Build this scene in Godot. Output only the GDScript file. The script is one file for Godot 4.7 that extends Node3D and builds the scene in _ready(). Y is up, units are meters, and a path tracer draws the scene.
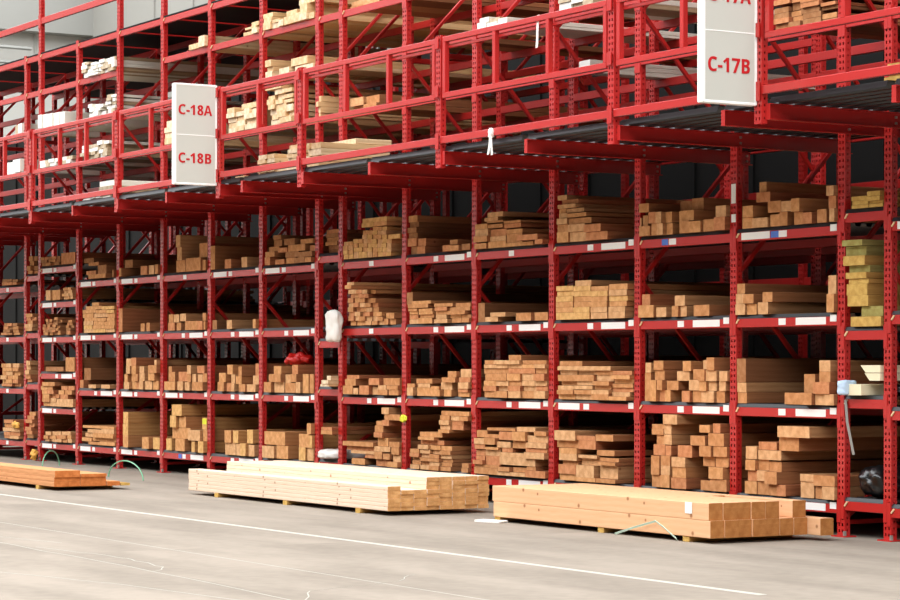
extends Node3D
# A lumber warehouse: long red cantilever-topped racks full of boards, three stacks on the concrete floor.
# x runs along the rack (right +), z towards the aisle, y up; x = 0 is the left edge of the third upright from the right.

const W := 1.4457          # pitch of a wide bay
const N := 0.5715          # pitch of a narrow bay
const LA := 1.2776         # how far the arms reach into the aisle
const CW := 0.09           # width of an upright column
const CD := 0.06           # depth of an upright column
var px := {}               # frame number -> x of its left edge
var M := {}
var cache := {}
var taken := {}
var rng := RandomNumberGenerator.new()

# ------------------------------------------------------------------ helpers
func named(base: String) -> String:
	var k: int = taken.get(base, 0)
	taken[base] = k + 1
	return base if k == 0 else "%s_%03d" % [base, k]

func tag(o: Node, label: String, category: String, group := "") -> void:
	o.set_meta("label", label)
	o.set_meta("category", category)
	if group != "":
		o.set_meta("group", group)

func thing(base: String, label: String, category: String, at := Vector3.ZERO, group := "") -> Node3D:
	var o := Node3D.new()
	o.name = named(base)
	add_child(o)
	o.position = at
	tag(o, label, category, group)
	return o

func put(parent: Node, base: String, mesh: Mesh, mat: Material, at := Vector3.ZERO, rot := Vector3.ZERO) -> MeshInstance3D:
	var o := MeshInstance3D.new()
	o.name = base
	o.mesh = mesh
	if mat != null:
		o.material_override = mat
	o.position = at
	o.rotation = rot
	if parent == self:
		o.name = named(base)
		add_child(o)
	else:
		parent.add_child(o, true)
	return o

func quad(st: SurfaceTool, a: Vector3, b: Vector3, c: Vector3, d: Vector3, u := Vector2.ZERO, v := Vector2.ONE) -> void:
	# corners given counter-clockwise as seen from outside
	var n := (b - a).cross(c - a).normalized()
	var p := [a, c, b, a, d, c]
	var w := [u, v, Vector2(v.x, u.y), u, Vector2(u.x, v.y), v]
	for i in 6:
		st.set_normal(n)
		st.set_uv(w[i])
		st.add_vertex(p[i])

func prism_into(st: SurfaceTool, ring: Array, z0: float, z1: float, caps := true) -> void:
	# ring: Vector2 outline, counter-clockwise seen from +z
	var n := ring.size()
	for i in n:
		var p: Vector2 = ring[i]
		var q: Vector2 = ring[(i + 1) % n]
		quad(st, Vector3(p.x, p.y, z1), Vector3(p.x, p.y, z0), Vector3(q.x, q.y, z0), Vector3(q.x, q.y, z1))
	if caps:
		for i in range(1, n - 1):
			for s in [[z1, Vector3.BACK, 0], [z0, Vector3.FORWARD, 1]]:
				var tri := [ring[0], ring[i], ring[i + 1]]
				if s[2] == 0:
					tri = [ring[0], ring[i + 1], ring[i]]
				for p in tri:
					st.set_normal(s[1])
					st.set_uv(p)
					st.add_vertex(Vector3(p.x, p.y, s[0]))

func oct_ring(x0: float, y0: float, x1: float, y1: float, c: float) -> Array:
	return [Vector2(x0 + c, y0), Vector2(x1 - c, y0), Vector2(x1, y0 + c), Vector2(x1, y1 - c), Vector2(x1 - c, y1), Vector2(x0 + c, y1), Vector2(x0, y1 - c), Vector2(x0, y0 + c)]

func bar_mesh(sx: float, sy: float, sz: float, c := 0.004) -> ArrayMesh:
	# a box with its long z edges chamfered; origin at its centre
	var key := "bar%.4f_%.4f_%.4f" % [sx, sy, sz]
	if not cache.has(key):
		var st := SurfaceTool.new()
		st.begin(Mesh.PRIMITIVE_TRIANGLES)
		prism_into(st, oct_ring(-sx / 2, -sy / 2, sx / 2, sy / 2, min(c, min(sx, sy) * 0.3)), -sz / 2, sz / 2)
		cache[key] = st.commit()
	return cache[key]

func along_x(sx: float, sy: float, sz: float, c := 0.004) -> ArrayMesh:
	# the same with its x edges chamfered
	var key := "bax%.4f_%.4f_%.4f" % [sx, sy, sz]
	if not cache.has(key):
		var st := SurfaceTool.new()
		st.begin(Mesh.PRIMITIVE_TRIANGLES)
		st.append_from(bar_mesh(sz, sy, sx, c), 0, Transform3D(Basis(Vector3.UP, PI / 2), Vector3.ZERO))
		cache[key] = st.commit()
	return cache[key]

func rod_mesh(a: Vector3, b: Vector3, w: float, h: float) -> ArrayMesh:
	# a flat bar from a to b
	var st := SurfaceTool.new()
	st.begin(Mesh.PRIMITIVE_TRIANGLES)
	var z := (b - a).normalized()
	var up := Vector3.UP if absf(z.y) < 0.95 else Vector3.RIGHT
	var x := up.cross(z).normalized()
	st.append_from(bar_mesh(w, h, a.distance_to(b), 0.003), 0, Transform3D(Basis(x, z.cross(x), z), (a + b) / 2))
	return st.commit()

func tube_mesh(pts: Array, r: float, sides := 8) -> ArrayMesh:
	var st := SurfaceTool.new()
	st.begin(Mesh.PRIMITIVE_TRIANGLES)
	var rings := []
	for i in pts.size():
		var d: Vector3 = (pts[min(i + 1, pts.size() - 1)] - pts[max(i - 1, 0)]).normalized()
		var x := d.cross(Vector3(0.31, 0.2, 0.93)).normalized()
		var y := d.cross(x)
		var ring := []
		for k in sides:
			var t := TAU * k / sides
			ring.append(pts[i] + (x * cos(t) + y * sin(t)) * r)
		rings.append(ring)
	for i in pts.size() - 1:
		for k in sides:
			quad(st, rings[i][k], rings[i][(k + 1) % sides], rings[i + 1][(k + 1) % sides], rings[i + 1][k])
	return st.commit()

func band_mesh(pts: Array, across: Vector3, t := 0.0015) -> ArrayMesh:
	# a thin strap that follows pts, as wide as «across»
	var st := SurfaceTool.new()
	st.begin(Mesh.PRIMITIVE_TRIANGLES)
	for i in pts.size() - 1:
		var a: Vector3 = pts[i]
		var b: Vector3 = pts[i + 1]
		var n := (b - a).cross(across).normalized() * t
		quad(st, a + n, b + n, b + across + n, a + across + n)
		quad(st, a - n, a + across - n, b + across - n, b - n)
		quad(st, a - n, b - n, b + n, a + n)
		quad(st, a + across + n, b + across + n, b + across - n, a + across - n)
	return st.commit()

func lump_mesh(size: Vector3, amount: float, freq: float, seed_: int, squash := 4.0) -> ArrayMesh:
	# a crumpled, rounded block standing on its base
	var st := SurfaceTool.new()
	st.begin(Mesh.PRIMITIVE_TRIANGLES)
	var noise := FastNoiseLite.new()
	noise.seed = seed_
	noise.frequency = freq
	var a := 40
	var b := 24
	var at := func(i: int, j: int) -> Vector3:
		var u := TAU * (i % a) / a
		var v := PI * j / b - PI / 2
		var d := Vector3(cos(v) * cos(u), sin(v), cos(v) * sin(u))
		var m := pow(pow(absf(d.x), squash) + pow(absf(d.y), squash) + pow(absf(d.z), squash), -1.0 / squash)
		var p := d * m
		var q := Vector3(p.x * size.x, p.y * size.y, p.z * size.z) * 0.5
		var k := noise.get_noise_3dv(q) * amount
		q += d * k
		q.y = maxf(q.y, -size.y * 0.5)
		return q + Vector3(0, size.y * 0.5, 0)
	st.set_smooth_group(0)
	for i in a:
		for j in b:
			var c := [at.call(i, j), at.call(i, j + 1), at.call(i + 1, j + 1), at.call(i + 1, j)]
			for k in [0, 2, 1, 0, 3, 2]:
				st.add_vertex(c[k])
	st.generate_normals()
	return st.commit()

# ------------------------------------------------------------------ materials
func paint(c: Color, rough: float, spec := 0.5, metal := 0.0) -> StandardMaterial3D:
	var m := StandardMaterial3D.new()
	m.albedo_color = c
	m.roughness = rough
	m.metallic_specular = spec
	m.metallic = metal
	return m

func grain_image(seed_: int, knots: int, lo: float) -> Image:
	# streaks along u, growth bands across v, and a few knots
	var noise := FastNoiseLite.new()
	noise.seed = seed_
	noise.frequency = 0.02
	var img := Image.create(384, 384, false, Image.FORMAT_RGB8)
	var r := RandomNumberGenerator.new()
	r.seed = seed_
	var spots := []
	for k in knots:
		spots.append(Vector3(r.randf() * 384, r.randf() * 384, r.randf_range(7.0, 14.0)))
	for y in 384:
		for x in 384:
			var ang := TAU * x / 384.0
			var wob := noise.get_noise_2d(cos(ang) * 20 + 50, sin(ang) * 20 + y * 0.25) * 14.0
			var band := 0.5 + 0.5 * sin((y + wob) * TAU / 384.0 * 9.0)
			var fine := noise.get_noise_3d(cos(ang) * 60, sin(ang) * 60, y * 9.0)
			var t := 0.6 + 0.22 * band + 0.3 * fine
			var c := Color(1, 0.97, 0.93).lerp(Color(lo + 0.08, lo, lo - 0.1), clampf(1.0 - t, 0, 1))
			for s in spots:
				var d: float = Vector2((x - s.x) * 3.4, y - s.y).length() / s.z
				if d < 1.6:
					c = c.lerp(Color(0.42, 0.24, 0.13), 0.5 * (1.0 - smoothstep(0.3, 1.6, d)))
			img.set_pixel(x, y, c)
	return img

func ring_image(seed_: int) -> Image:
	# growth rings about an off-centre pith, with darker blotches
	var noise := FastNoiseLite.new()
	noise.seed = seed_
	noise.frequency = 0.018
	var img := Image.create(256, 256, false, Image.FORMAT_RGB8)
	for y in 256:
		for x in 256:
			var d: float = Vector2(x - 60.0, y + 70.0).length() + noise.get_noise_2d(x, y) * 10.0
			var ring := 0.5 + 0.5 * sin(d * 0.55)
			var blot := noise.get_noise_2d(x * 0.7 + 300, y * 0.7)
			var t := clampf(0.25 + 0.08 * ring - 0.4 * blot, 0, 1)
			img.set_pixel(x, y, Color(1, 0.96, 0.9).lerp(Color(0.74, 0.61, 0.48), t))
	return img

func tex(img: Image) -> ImageTexture:
	img.generate_mipmaps()
	return ImageTexture.create_from_image(img)

func make_materials() -> void:
	M.red = paint(Color(0.73, 0.15, 0.14), 0.27, 0.65)
	M.red_dull = paint(Color(0.70, 0.11, 0.095), 0.42, 0.5)  # duller, darker red for braces, ties and rear beams
	M.deck = paint(Color(0.10, 0.105, 0.12), 0.42, 0.5, 0.1)
	M.white = paint(Color(0.93, 0.92, 0.9), 0.6, 0.3)
	M.blue = paint(Color(0.33, 0.47, 0.78), 0.6, 0.3)
	M.pin = paint(Color(0.9, 0.8, 0.62), 0.5)
	M.bolt = paint(Color(0.75, 0.73, 0.7), 0.35, 0.5, 0.7)
	M.sign = paint(Color(0.77, 0.775, 0.735), 0.5, 0.3)
	M.sign_edge = paint(Color(0.95, 0.95, 0.93), 0.5, 0.3)
	M.letter = paint(Color(0.75, 0.13, 0.15), 0.55, 0.3)
	M.plastic = paint(Color(0.93, 0.91, 0.88), 0.4, 0.5)
	M.black_plastic = paint(Color(0.05, 0.05, 0.055), 0.28, 0.6)
	M.yellow = paint(Color(0.86, 0.85, 0.16), 0.6)
	M.amber = paint(Color(0.9, 0.66, 0.28), 0.6)
	M.strap_green = paint(Color(0.42, 0.68, 0.52), 0.4)
	M.strap_pale = paint(Color(0.80, 0.90, 0.82), 0.4)
	M.tarp_red = paint(Color(0.75, 0.1, 0.07), 0.4)
	M.pale_blue = paint(Color(0.74, 0.83, 0.92), 0.5)
	M.cream = paint(Color(0.93, 0.88, 0.74), 0.6)
	M.steel = paint(Color(0.62, 0.62, 0.6), 0.4, 0.5, 0.4)
	var side := [tex(grain_image(3, 2, 0.62)), tex(grain_image(11, 0, 0.7))]
	var pale_side := tex(grain_image(23, 9, 0.84))
	var ends := [tex(ring_image(5)), tex(ring_image(8))]
	# tones: name -> side colour, end colour; rack fir sides darkened for shade
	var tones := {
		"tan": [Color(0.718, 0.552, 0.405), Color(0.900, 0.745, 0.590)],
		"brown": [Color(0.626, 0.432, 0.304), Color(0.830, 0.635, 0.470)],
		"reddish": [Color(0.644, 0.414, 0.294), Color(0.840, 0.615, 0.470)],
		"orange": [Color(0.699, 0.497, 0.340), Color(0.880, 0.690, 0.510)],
		"dark": [Color(0.506, 0.350, 0.248), Color(0.710, 0.540, 0.410)],  # shade under decks and on set-back stacks, put into the wood colour
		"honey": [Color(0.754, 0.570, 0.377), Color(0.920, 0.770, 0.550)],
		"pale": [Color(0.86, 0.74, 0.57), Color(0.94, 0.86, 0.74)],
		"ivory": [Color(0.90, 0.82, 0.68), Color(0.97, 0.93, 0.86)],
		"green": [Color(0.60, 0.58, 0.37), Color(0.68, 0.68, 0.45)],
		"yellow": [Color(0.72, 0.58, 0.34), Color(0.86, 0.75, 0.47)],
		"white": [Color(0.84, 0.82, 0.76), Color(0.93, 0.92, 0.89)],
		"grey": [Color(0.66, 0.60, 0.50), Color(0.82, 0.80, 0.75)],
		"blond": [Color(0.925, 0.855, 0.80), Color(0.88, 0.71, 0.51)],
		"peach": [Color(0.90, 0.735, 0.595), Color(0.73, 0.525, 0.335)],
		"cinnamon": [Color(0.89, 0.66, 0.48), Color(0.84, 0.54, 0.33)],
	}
	for k in tones:
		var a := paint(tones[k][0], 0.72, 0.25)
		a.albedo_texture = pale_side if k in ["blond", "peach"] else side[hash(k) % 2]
		if k == "white":
			a.albedo_texture = null
		var b := paint(tones[k][1], 0.85, 0.15)
		if k != "white":
			b.albedo_texture = ends[hash(k) % 2]
		M["side_" + k] = a
		M["end_" + k] = b
	# concrete: broad worn patches and fine speckle, sheen varying with them
	var noise := FastNoiseLite.new()
	noise.seed = 4
	noise.frequency = 0.006
	noise.fractal_octaves = 5
	var img := Image.create(768, 768, false, Image.FORMAT_RGB8)
	for y in 768:
		for x in 768:
			var t := noise.get_noise_2d(x * 0.45, y * 1.5) * 0.9 + noise.get_noise_2d(x * 9.0 + 900, y * 9.0) * 0.3
			img.set_pixel(x, y, Color(0.80, 0.755, 0.70).lerp(Color(0.70, 0.66, 0.61), clampf(0.42 + t, 0, 1)))
	M.concrete = paint(Color(0.735, 0.725, 0.715), 0.8, 0.15)
	M.concrete.albedo_texture = tex(img)
	M.concrete.uv1_triplanar = true
	M.concrete.uv1_world_triplanar = true
	M.concrete.uv1_scale = Vector3(0.16, 0.16, 0.16)
	M.line = paint(Color(0.70, 0.685, 0.64), 0.6)
	M.scratch = paint(Color(0.635, 0.62, 0.575), 0.7)
	M.wall = paint(Color(0.70, 0.69, 0.66), 0.8)
	M.wall_pale = paint(Color(0.78, 0.77, 0.74), 0.8)
	M.wall_grey = paint(Color(0.60, 0.595, 0.57), 0.8)
	M.black_board = paint(Color(0.055, 0.055, 0.06), 0.7, 0.3)
	M.wall_far = paint(Color(0.28, 0.27, 0.255), 0.85, 0.3)  # kept dark so these walls bounce little low light
	M.wall_back = paint(Color(0.62, 0.61, 0.58), 0.85, 0.3)
	M.shade_backdrop = paint(Color(0.09, 0.085, 0.08), 0.8, 0.3)  # near black, stands for the deep shade behind the racks
	M.roof = paint(Color(0.6, 0.6, 0.58), 0.8)

# ------------------------------------------------------------------ lumber
func lumber_mesh(w: float, h: float, l: float) -> ArrayMesh:
	# a sawn piece lying along z: eased long edges, grain on its sides, rings on its ends. Origin at the middle of the near end's base
	w = floorf(w * 500.0 + 0.01) / 500.0
	h = floorf(h * 500.0 + 0.3) / 500.0
	var key := "lum%d_%d_%d_%d" % [roundi(w * 500), roundi(h * 500), roundi(l * 10), rng.randi() % 3]
	if cache.has(key):
		return cache[key]
	var c: float = min(0.004, h * 0.15)
	var ring := oct_ring(-w / 2, 0, w / 2, h, c)
	var st := SurfaceTool.new()
	st.begin(Mesh.PRIMITIVE_TRIANGLES)
	var v := rng.randf()
	var u := rng.randf()
	for i in 8:
		var p: Vector2 = ring[i]
		var q: Vector2 = ring[(i + 1) % 8]
		var dv := p.distance_to(q) / 0.45
		quad(st, Vector3(p.x, p.y, 0), Vector3(p.x, p.y, -l), Vector3(q.x, q.y, -l), Vector3(q.x, q.y, 0), Vector2(u, v), Vector2(u + l / 1.6, v + dv))
		v += dv
	var m := st.commit()
	var se := SurfaceTool.new()
	se.begin(Mesh.PRIMITIVE_TRIANGLES)
	var off := Vector2(rng.randf(), rng.randf())
	for i in range(1, 7):
		for s in [[0.0, Vector3.BACK, [0, i + 1, i]], [-l, Vector3.FORWARD, [0, i, i + 1]]]:
			for k in s[2]:
				var p: Vector2 = ring[k]
				se.set_normal(s[1])
				se.set_uv(p / 0.28 + off)
				se.add_vertex(Vector3(p.x, p.y, s[0]))
	m = se.commit(m)
	cache[key] = m
	return m

func piece(base: String, tone: String, w: float, h: float, l: float, at: Vector3, turn := 0.0, roll := 0.0) -> MeshInstance3D:
	var o := MeshInstance3D.new()
	o.name = named(base)
	o.mesh = lumber_mesh(w, h, l)
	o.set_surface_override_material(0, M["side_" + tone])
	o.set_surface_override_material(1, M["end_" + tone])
	add_child(o)
	o.position = at
	o.rotation = Vector3(0, turn, roll)
	return o

const ORD := ["first", "second", "third", "fourth", "fifth", "sixth", "seventh", "eighth", "ninth", "tenth", "eleventh", "twelfth"]
const NUM := ["one", "two", "three", "four", "five", "six", "seven", "eight", "nine", "ten", "eleven", "twelve", "thirteen", "fourteen", "fifteen", "sixteen", "seventeen", "eighteen", "nineteen", "twenty", "twentyone", "twentytwo", "twentythree", "twentyfour"]
func nth(k: int) -> String:
	return ORD[k] if k < 12 else "%dth" % (k + 1)

func bay_phrase(b: int) -> String:
	return "bay cut by right edge" if b == 0 else ("bay cut by left edge" if b >= 16 else "%s full bay from right" % nth(b - 1))

func shelf_phrase(b: int, l: int) -> String:
	if b == 14 and l <= 6:
		return ["lowest shelf", "second shelf", "third shelf", "fourth shelf", "fifth shelf", "sixth shelf"][l - 1]
	return ["lowest shelf", "second shelf", "third shelf", "fourth shelf", "first upper shelf", "second upper shelf", "third upper shelf", "arm deck"][l - 1]

# the pieces on one shelf, row by row from below: each is x, y, width, height, reach (mm), sort, length (dm); x from the bay's left upright
func cell(b: int, level: int, rows: Array) -> void:
	var l := level - 10 if level > 10 else level
	var sorts := [["brown", "reddish", "tan", "orange", "brown", "tan"], ["orange", "tan", "orange", "honey"], ["dark", "brown", "dark", "reddish"], ["honey", "tan", "orange"], ["ivory", "pale", "pale", "ivory"], ["yellow", "yellow", "yellow", "yellow", "yellow", "green"], ["white", "white", "grey"], ["brown", "tan", "dark"]]
	for r in rows.size():
		var row: Array = rows[r]
		@warning_ignore("integer_division")
		for i in row.size() / 7:
			var v := []
			for k in 7:
				v.append(row[i * 7 + k])
			var w: float = v[2] * 0.001
			var h: float = v[3] * 0.001
			var sort: int = v[5]
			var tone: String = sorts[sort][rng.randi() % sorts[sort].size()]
			var noun := "board"
			var base := "fir_board"
			if sort == 6:
				base = "white_board"
			elif sort == 5:
				base = "treated_board"
			elif sort == 4:
				base = "spruce_board"
			elif h > 0.07 and w / h < 2.2:
				base = "fir_timber"
				noun = "timber"
			elif w > 0.245:
				base = "fir_plank"
				noun = "plank"
			elif w < 0.13:
				base = "fir_stud"
				noun = "stud"
			var back := rng.randf_range(-0.035, 0.02)
			if sort == 1:
				back *= 0.3
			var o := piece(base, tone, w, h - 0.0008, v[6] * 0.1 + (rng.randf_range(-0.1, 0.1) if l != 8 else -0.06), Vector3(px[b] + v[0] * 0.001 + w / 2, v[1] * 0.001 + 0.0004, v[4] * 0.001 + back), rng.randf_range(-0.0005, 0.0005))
			var look: String = "light" if tone in ["pale", "ivory", "white"] else ("greenish" if tone in ["green", "yellow"] else ("dark" if tone == "dark" else "brown"))
			tag(o, "%s %s, %s from left, row %s up, %s, %s" % [look, noun, nth(i), NUM[min(r, 23)], shelf_phrase(b if level < 10 else 0, l), bay_phrase(b)], noun, "lumber on the %s, %s" % [shelf_phrase(b if level < 10 else 0, l), bay_phrase(b)])

# ------------------------------------------------------------------ racks
func column_mesh(h: float) -> ArrayMesh:
	# a formed steel upright: front face punched with two lines of slots, one line on its right side
	var key := "col%.3f" % h
	if cache.has(key):
		return cache[key]
	var st := SurfaceTool.new()
	st.begin(Mesh.PRIMITIVE_TRIANGLES)
	var cuts := [0.0, 0.016, 0.033, 0.057, 0.074, CW]
	for i in [0, 2, 4]:
		quad(st, Vector3(cuts[i], 0, 0), Vector3(cuts[i + 1], 0, 0), Vector3(cuts[i + 1], h, 0), Vector3(cuts[i], h, 0))
	var side := [0.0, -0.024, -0.036, -CD]
	for i in [0, 2]:
		quad(st, Vector3(CW, 0, side[i]), Vector3(CW, 0, side[i + 1]), Vector3(CW, h, side[i + 1]), Vector3(CW, h, side[i]))
	var y := 0.0
	while y < h - 0.0001:
		var y1: float = min(y + 0.0268, h)
		for i in [1, 3]:
			quad(st, Vector3(cuts[i], y, 0), Vector3(cuts[i + 1], y, 0), Vector3(cuts[i + 1], y1, 0), Vector3(cuts[i], y1, 0))
		quad(st, Vector3(CW, y, -0.024), Vector3(CW, y, -0.036), Vector3(CW, y1 + 0.006, -0.036), Vector3(CW, y1 + 0.006, -0.024))
		y += 0.0508
	quad(st, Vector3(0, 0, -CD), Vector3(0, 0, 0), Vector3(0, h, 0), Vector3(0, h, -CD))
	quad(st, Vector3(CW, 0, -CD), Vector3(0, 0, -CD), Vector3(0, h, -CD), Vector3(CW, h, -CD))
	quad(st, Vector3(0, h, 0), Vector3(CW, h, 0), Vector3(CW, h, -CD), Vector3(0, h, -CD))
	cache[key] = st.commit()
	return cache[key]

func channel_mesh(l: float, h: float, f: float) -> ArrayMesh:
	# a C channel along -z from z = 0, its flanges towards +x
	var st := SurfaceTool.new()
	st.begin(Mesh.PRIMITIVE_TRIANGLES)
	var t := 0.008
	prism_into(st, [Vector2(0, h - t), Vector2(f, h - t), Vector2(f, h), Vector2(0, h)], -l, 0)
	prism_into(st, [Vector2(0, 0), Vector2(f, 0), Vector2(f, t), Vector2(0, t)], -l, 0)
	prism_into(st, [Vector2(0, t), Vector2(t, t), Vector2(t, h - t), Vector2(0, h - t)], -l, 0)
	quad(st, Vector3(0, 0, 0.001), Vector3(f, 0, 0.001), Vector3(f, h, 0.001), Vector3(0, h, 0.001))
	return st.commit()

func corrugated_mesh(w: float, d: float, h: float, pitch: float) -> ArrayMesh:
	# folded sheet, ribs along x, from z = 0 backwards
	var st := SurfaceTool.new()
	st.begin(Mesh.PRIMITIVE_TRIANGLES)
	var top := []
	var z := 0.0
	while z < d:
		top.append_array([Vector2(-z, 0), Vector2(-z - pitch * 0.12, h), Vector2(-z - pitch * 0.5, h), Vector2(-z - pitch * 0.62, 0)])
		z += pitch
	for s in [0.0, -0.004]:
		for i in top.size() - 1:
			var p: Vector2 = top[i]
			var q: Vector2 = top[i + 1]
			if s == 0.0:
				quad(st, Vector3(0, p.y, p.x), Vector3(w, p.y, p.x), Vector3(w, q.y, q.x), Vector3(0, q.y, q.x))
			else:
				quad(st, Vector3(0, p.y + s, p.x), Vector3(0, q.y + s, q.x), Vector3(w, q.y + s, q.x), Vector3(w, p.y + s, p.x))
	return st.commit()

func frame_word(f: int) -> String:
	return "%s from right" % nth(f) if f >= 0 else ("cut by right edge" if f == -1 else "past right edge")

func rack_upright(f: int) -> void:
	var x: float = px[f]
	var o := thing("rack_upright", "red rack upright, %s, with slotted posts, diagonal braces and arm" % frame_word(f), "rack upright", Vector3(x, 0, 0), "red upright rack frames")
	var H := 7.6
	var zs := [0.0, -1.2, -2.15, -3.29]
	for z in zs:
		put(o, "column", column_mesh(H if z == 0.0 and f != 13 and f != 15 else 5.96), M.red, Vector3(0, 0.012, z))
		var bp := put(o, "base_plate", bar_mesh(0.17, 0.012, 0.13, 0.003), M.red, Vector3(CW / 2, 0.006, z - 0.03))
		if z == 0.0:
			put(bp, "anchor_bolt", bar_mesh(0.02, 0.05, 0.02), M.bolt, Vector3(0.065, 0.02, 0.045))
	# zigzag bracing in the frame's own plane
	for pair in [[-0.05, -1.21], [-2.2, -3.3]]:
		var front: float = pair[0]
		var rear: float = pair[1]
		var ys := [0.15, 0.95, 2.2, 3.45, 4.7, 5.9]
		for i in ys.size() - 1:
			var a := Vector3(0.03, ys[i], front if i % 2 == 0 else rear)
			var b := Vector3(0.03, ys[i + 1], rear if i % 2 == 0 else front)
			put(o, "brace", rod_mesh(a, b, 0.036, 0.036), M.red_dull)
		for y in [0.12, 5.95]:
			put(o, "strut", bar_mesh(0.036, 0.036, absf(rear - front)), M.red_dull, Vector3(0.03, y, (front + rear) / 2))
	# ties between the two rows of posts
	for y in [0.6, 2.0, 3.6, 5.0]:
		put(o, "row_spacer", bar_mesh(0.05, 0.06, 0.93), M.red_dull, Vector3(0.045, y, -1.715))
	# the arm, bolted to the right side of the posts
	var arm := put(o, "cantilever_arm", channel_mesh(LA + 1.27, 0.126, 0.05), M.red, Vector3(CW + 0.003, 3.314, LA))
	for z in [-0.03, -1.23]:
		for y in [0.04, 0.09]:
			put(arm, "bolt", bar_mesh(0.012, 0.02, 0.02), M.bolt, Vector3(0.014, y, z - LA))
	if posmod(f, 2) == 0:
		put(o, "guard_post", column_mesh(1.26), M.red, Vector3(0, 3.285, guard_z(f)))

func guard_z(f: int) -> float:
	# the posts at the arm tips stand a little further out towards the right end
	return LA + clampf(0.045 - 0.0075 * f, -0.012, 0.05)

func shelf_spans(b: int) -> Array:
	return [px[b] + CW + 0.0012, px[b - 1] - px[b] - CW - 0.0024]

const WIDE := [[], [[0.43, 0.07, 0], [0.6, 0.29, 0], [0.93, 0.06, 0]], [[0.06, 0.27, 0], [0.38, 0.07, 0], [0.93, 0.06, 0]], [[0.46, 0.07, 0]], [[0.05, 0.29, 0], [0.35, 0.08, 1], [0.43, 0.08, 0], [0.93, 0.06, 0]], [[0.25, 0.07, 1], [0.33, 0.08, 0]], [[0.36, 0.07, 1], [0.45, 0.07, 0], [0.63, 0.28, 0]]]

func rack_shelf(b: int, y: float, called: String, where: String, stickers: int, decked := true, flat := false) -> void:
	var s := shelf_spans(b)
	var x: float = s[0]
	var w: float = s[1]
	var o := thing("rack_shelf", called, "shelf", Vector3(x, y, 0), where)
	var bm := put(o, "front_beam", along_x(w, 0.08, 0.045), M.red, Vector3(w / 2, -0.04, -0.0235))
	for z in [-1.2, -2.15, -3.29]:
		put(o, "rear_beam", along_x(w, 0.08, 0.045), M.red_dull, Vector3(w / 2, -0.04, z - 0.0235))
	# end plates that hook over the posts
	put(o, "end_plate", bar_mesh(0.042, 0.19, 0.006, 0.003), M.red, Vector3(-0.0242, -0.055, 0.0045))
	put(o, "end_plate", bar_mesh(0.042, 0.19, 0.006, 0.003), M.red, Vector3(w + 0.0242, -0.055, 0.0045))
	put(o, "safety_pin", bar_mesh(0.012, 0.05, 0.01, 0.003), M.pin, Vector3(0.022, -0.026, 0.006), Vector3(0, 0, -0.75))
	if flat:
		put(o, "deck", along_x(w, 0.022, 3.32), M.black_board, Vector3(w / 2, 0.012, -1.66))
	elif decked:
		put(o, "deck", corrugated_mesh(w, 3.32, 0.028, 0.12), M.deck, Vector3(0, 0.001, 0.0))
	for k in WIDE[stickers]:
		var sw: float = k[1] * w
		var sh := 0.056 if sw < 0.2 else 0.062
		put(bm, "price_label", along_x(sw, sh, 0.002, 0.0008), M.blue if k[2] == 1 else M.white, Vector3(k[0] * w + sw / 2 - w / 2, 0.003 + (0.02 if k[0] > 0.9 else 0.0), 0.0238))

func gate(fl: int, fr: int) -> void:
	# a guard gate between two posts at the arm tips
	var x0: float = px[fl] + CW + 0.04
	var x1: float = px[fr] - 0.04
	var w := x1 - x0
	var narrow := w < 2.2
	var o := thing("guard_gate", "red guard gate of square tube hung between the %s and %s post at arm tips" % [nth(fl / 2), nth(fl / 2 - 1)], "gate", Vector3(x0, 3.94, (guard_z(fl) + guard_z(fr)) / 2 - 0.026), "red guard gates along the arm tips")
	for y in [0.025, 0.555]:
		put(o, "gate_rail", along_x(w, 0.05, 0.05), M.red, Vector3(w / 2, y, 0))
	put(o, "inner_rail", along_x(w - 0.1, 0.03, 0.03), M.red, Vector3(w / 2, 0.485, -0.03))
	var n := 3 if narrow else 4
	for k in n:
		var st := SurfaceTool.new()
		st.begin(Mesh.PRIMITIVE_TRIANGLES)
		st.append_from(bar_mesh(0.05, 0.05, 0.48), 0, Transform3D(Basis(Vector3.RIGHT, PI / 2), Vector3.ZERO))
		put(o, "gate_stile", st.commit(), M.red, Vector3(0.025 + (w - 0.05) * k / (n - 1), 0.29, 0))
	for s in [[-0.0845, 1], [w + 0.0845, -1]]:
		for y in [0.07, 0.53]:
			put(o, "hinge_bracket", bar_mesh(0.042, 0.11, 0.012), M.red, Vector3(s[0] + 0.022 * s[1], y, 0.043))

func guard_rail(fl: int, fr: int) -> void:
	var x0: float = px[fl] + CW + 0.001
	var w: float = px[fr] - x0 - 0.001
	var o := thing("guard_rail", "low red guard rail beam running between the %s and %s post at arm tips" % [nth(fl / 2), nth(fl / 2 - 1)], "rail", Vector3(x0, 3.545, (guard_z(fl) + guard_z(fr)) / 2 - 0.026), "low red rails along the arm tips")
	put(o, "rail_tube", along_x(w, 0.066, 0.05), M.red, Vector3(w / 2, 0, 0))
	put(o, "end_plate", bar_mesh(0.045, 0.15, 0.006, 0.003), M.red, Vector3(-0.024, -0.01, 0.041))
	put(o, "end_plate", bar_mesh(0.045, 0.15, 0.006, 0.003), M.red, Vector3(w + 0.024, -0.01, 0.041))

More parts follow.
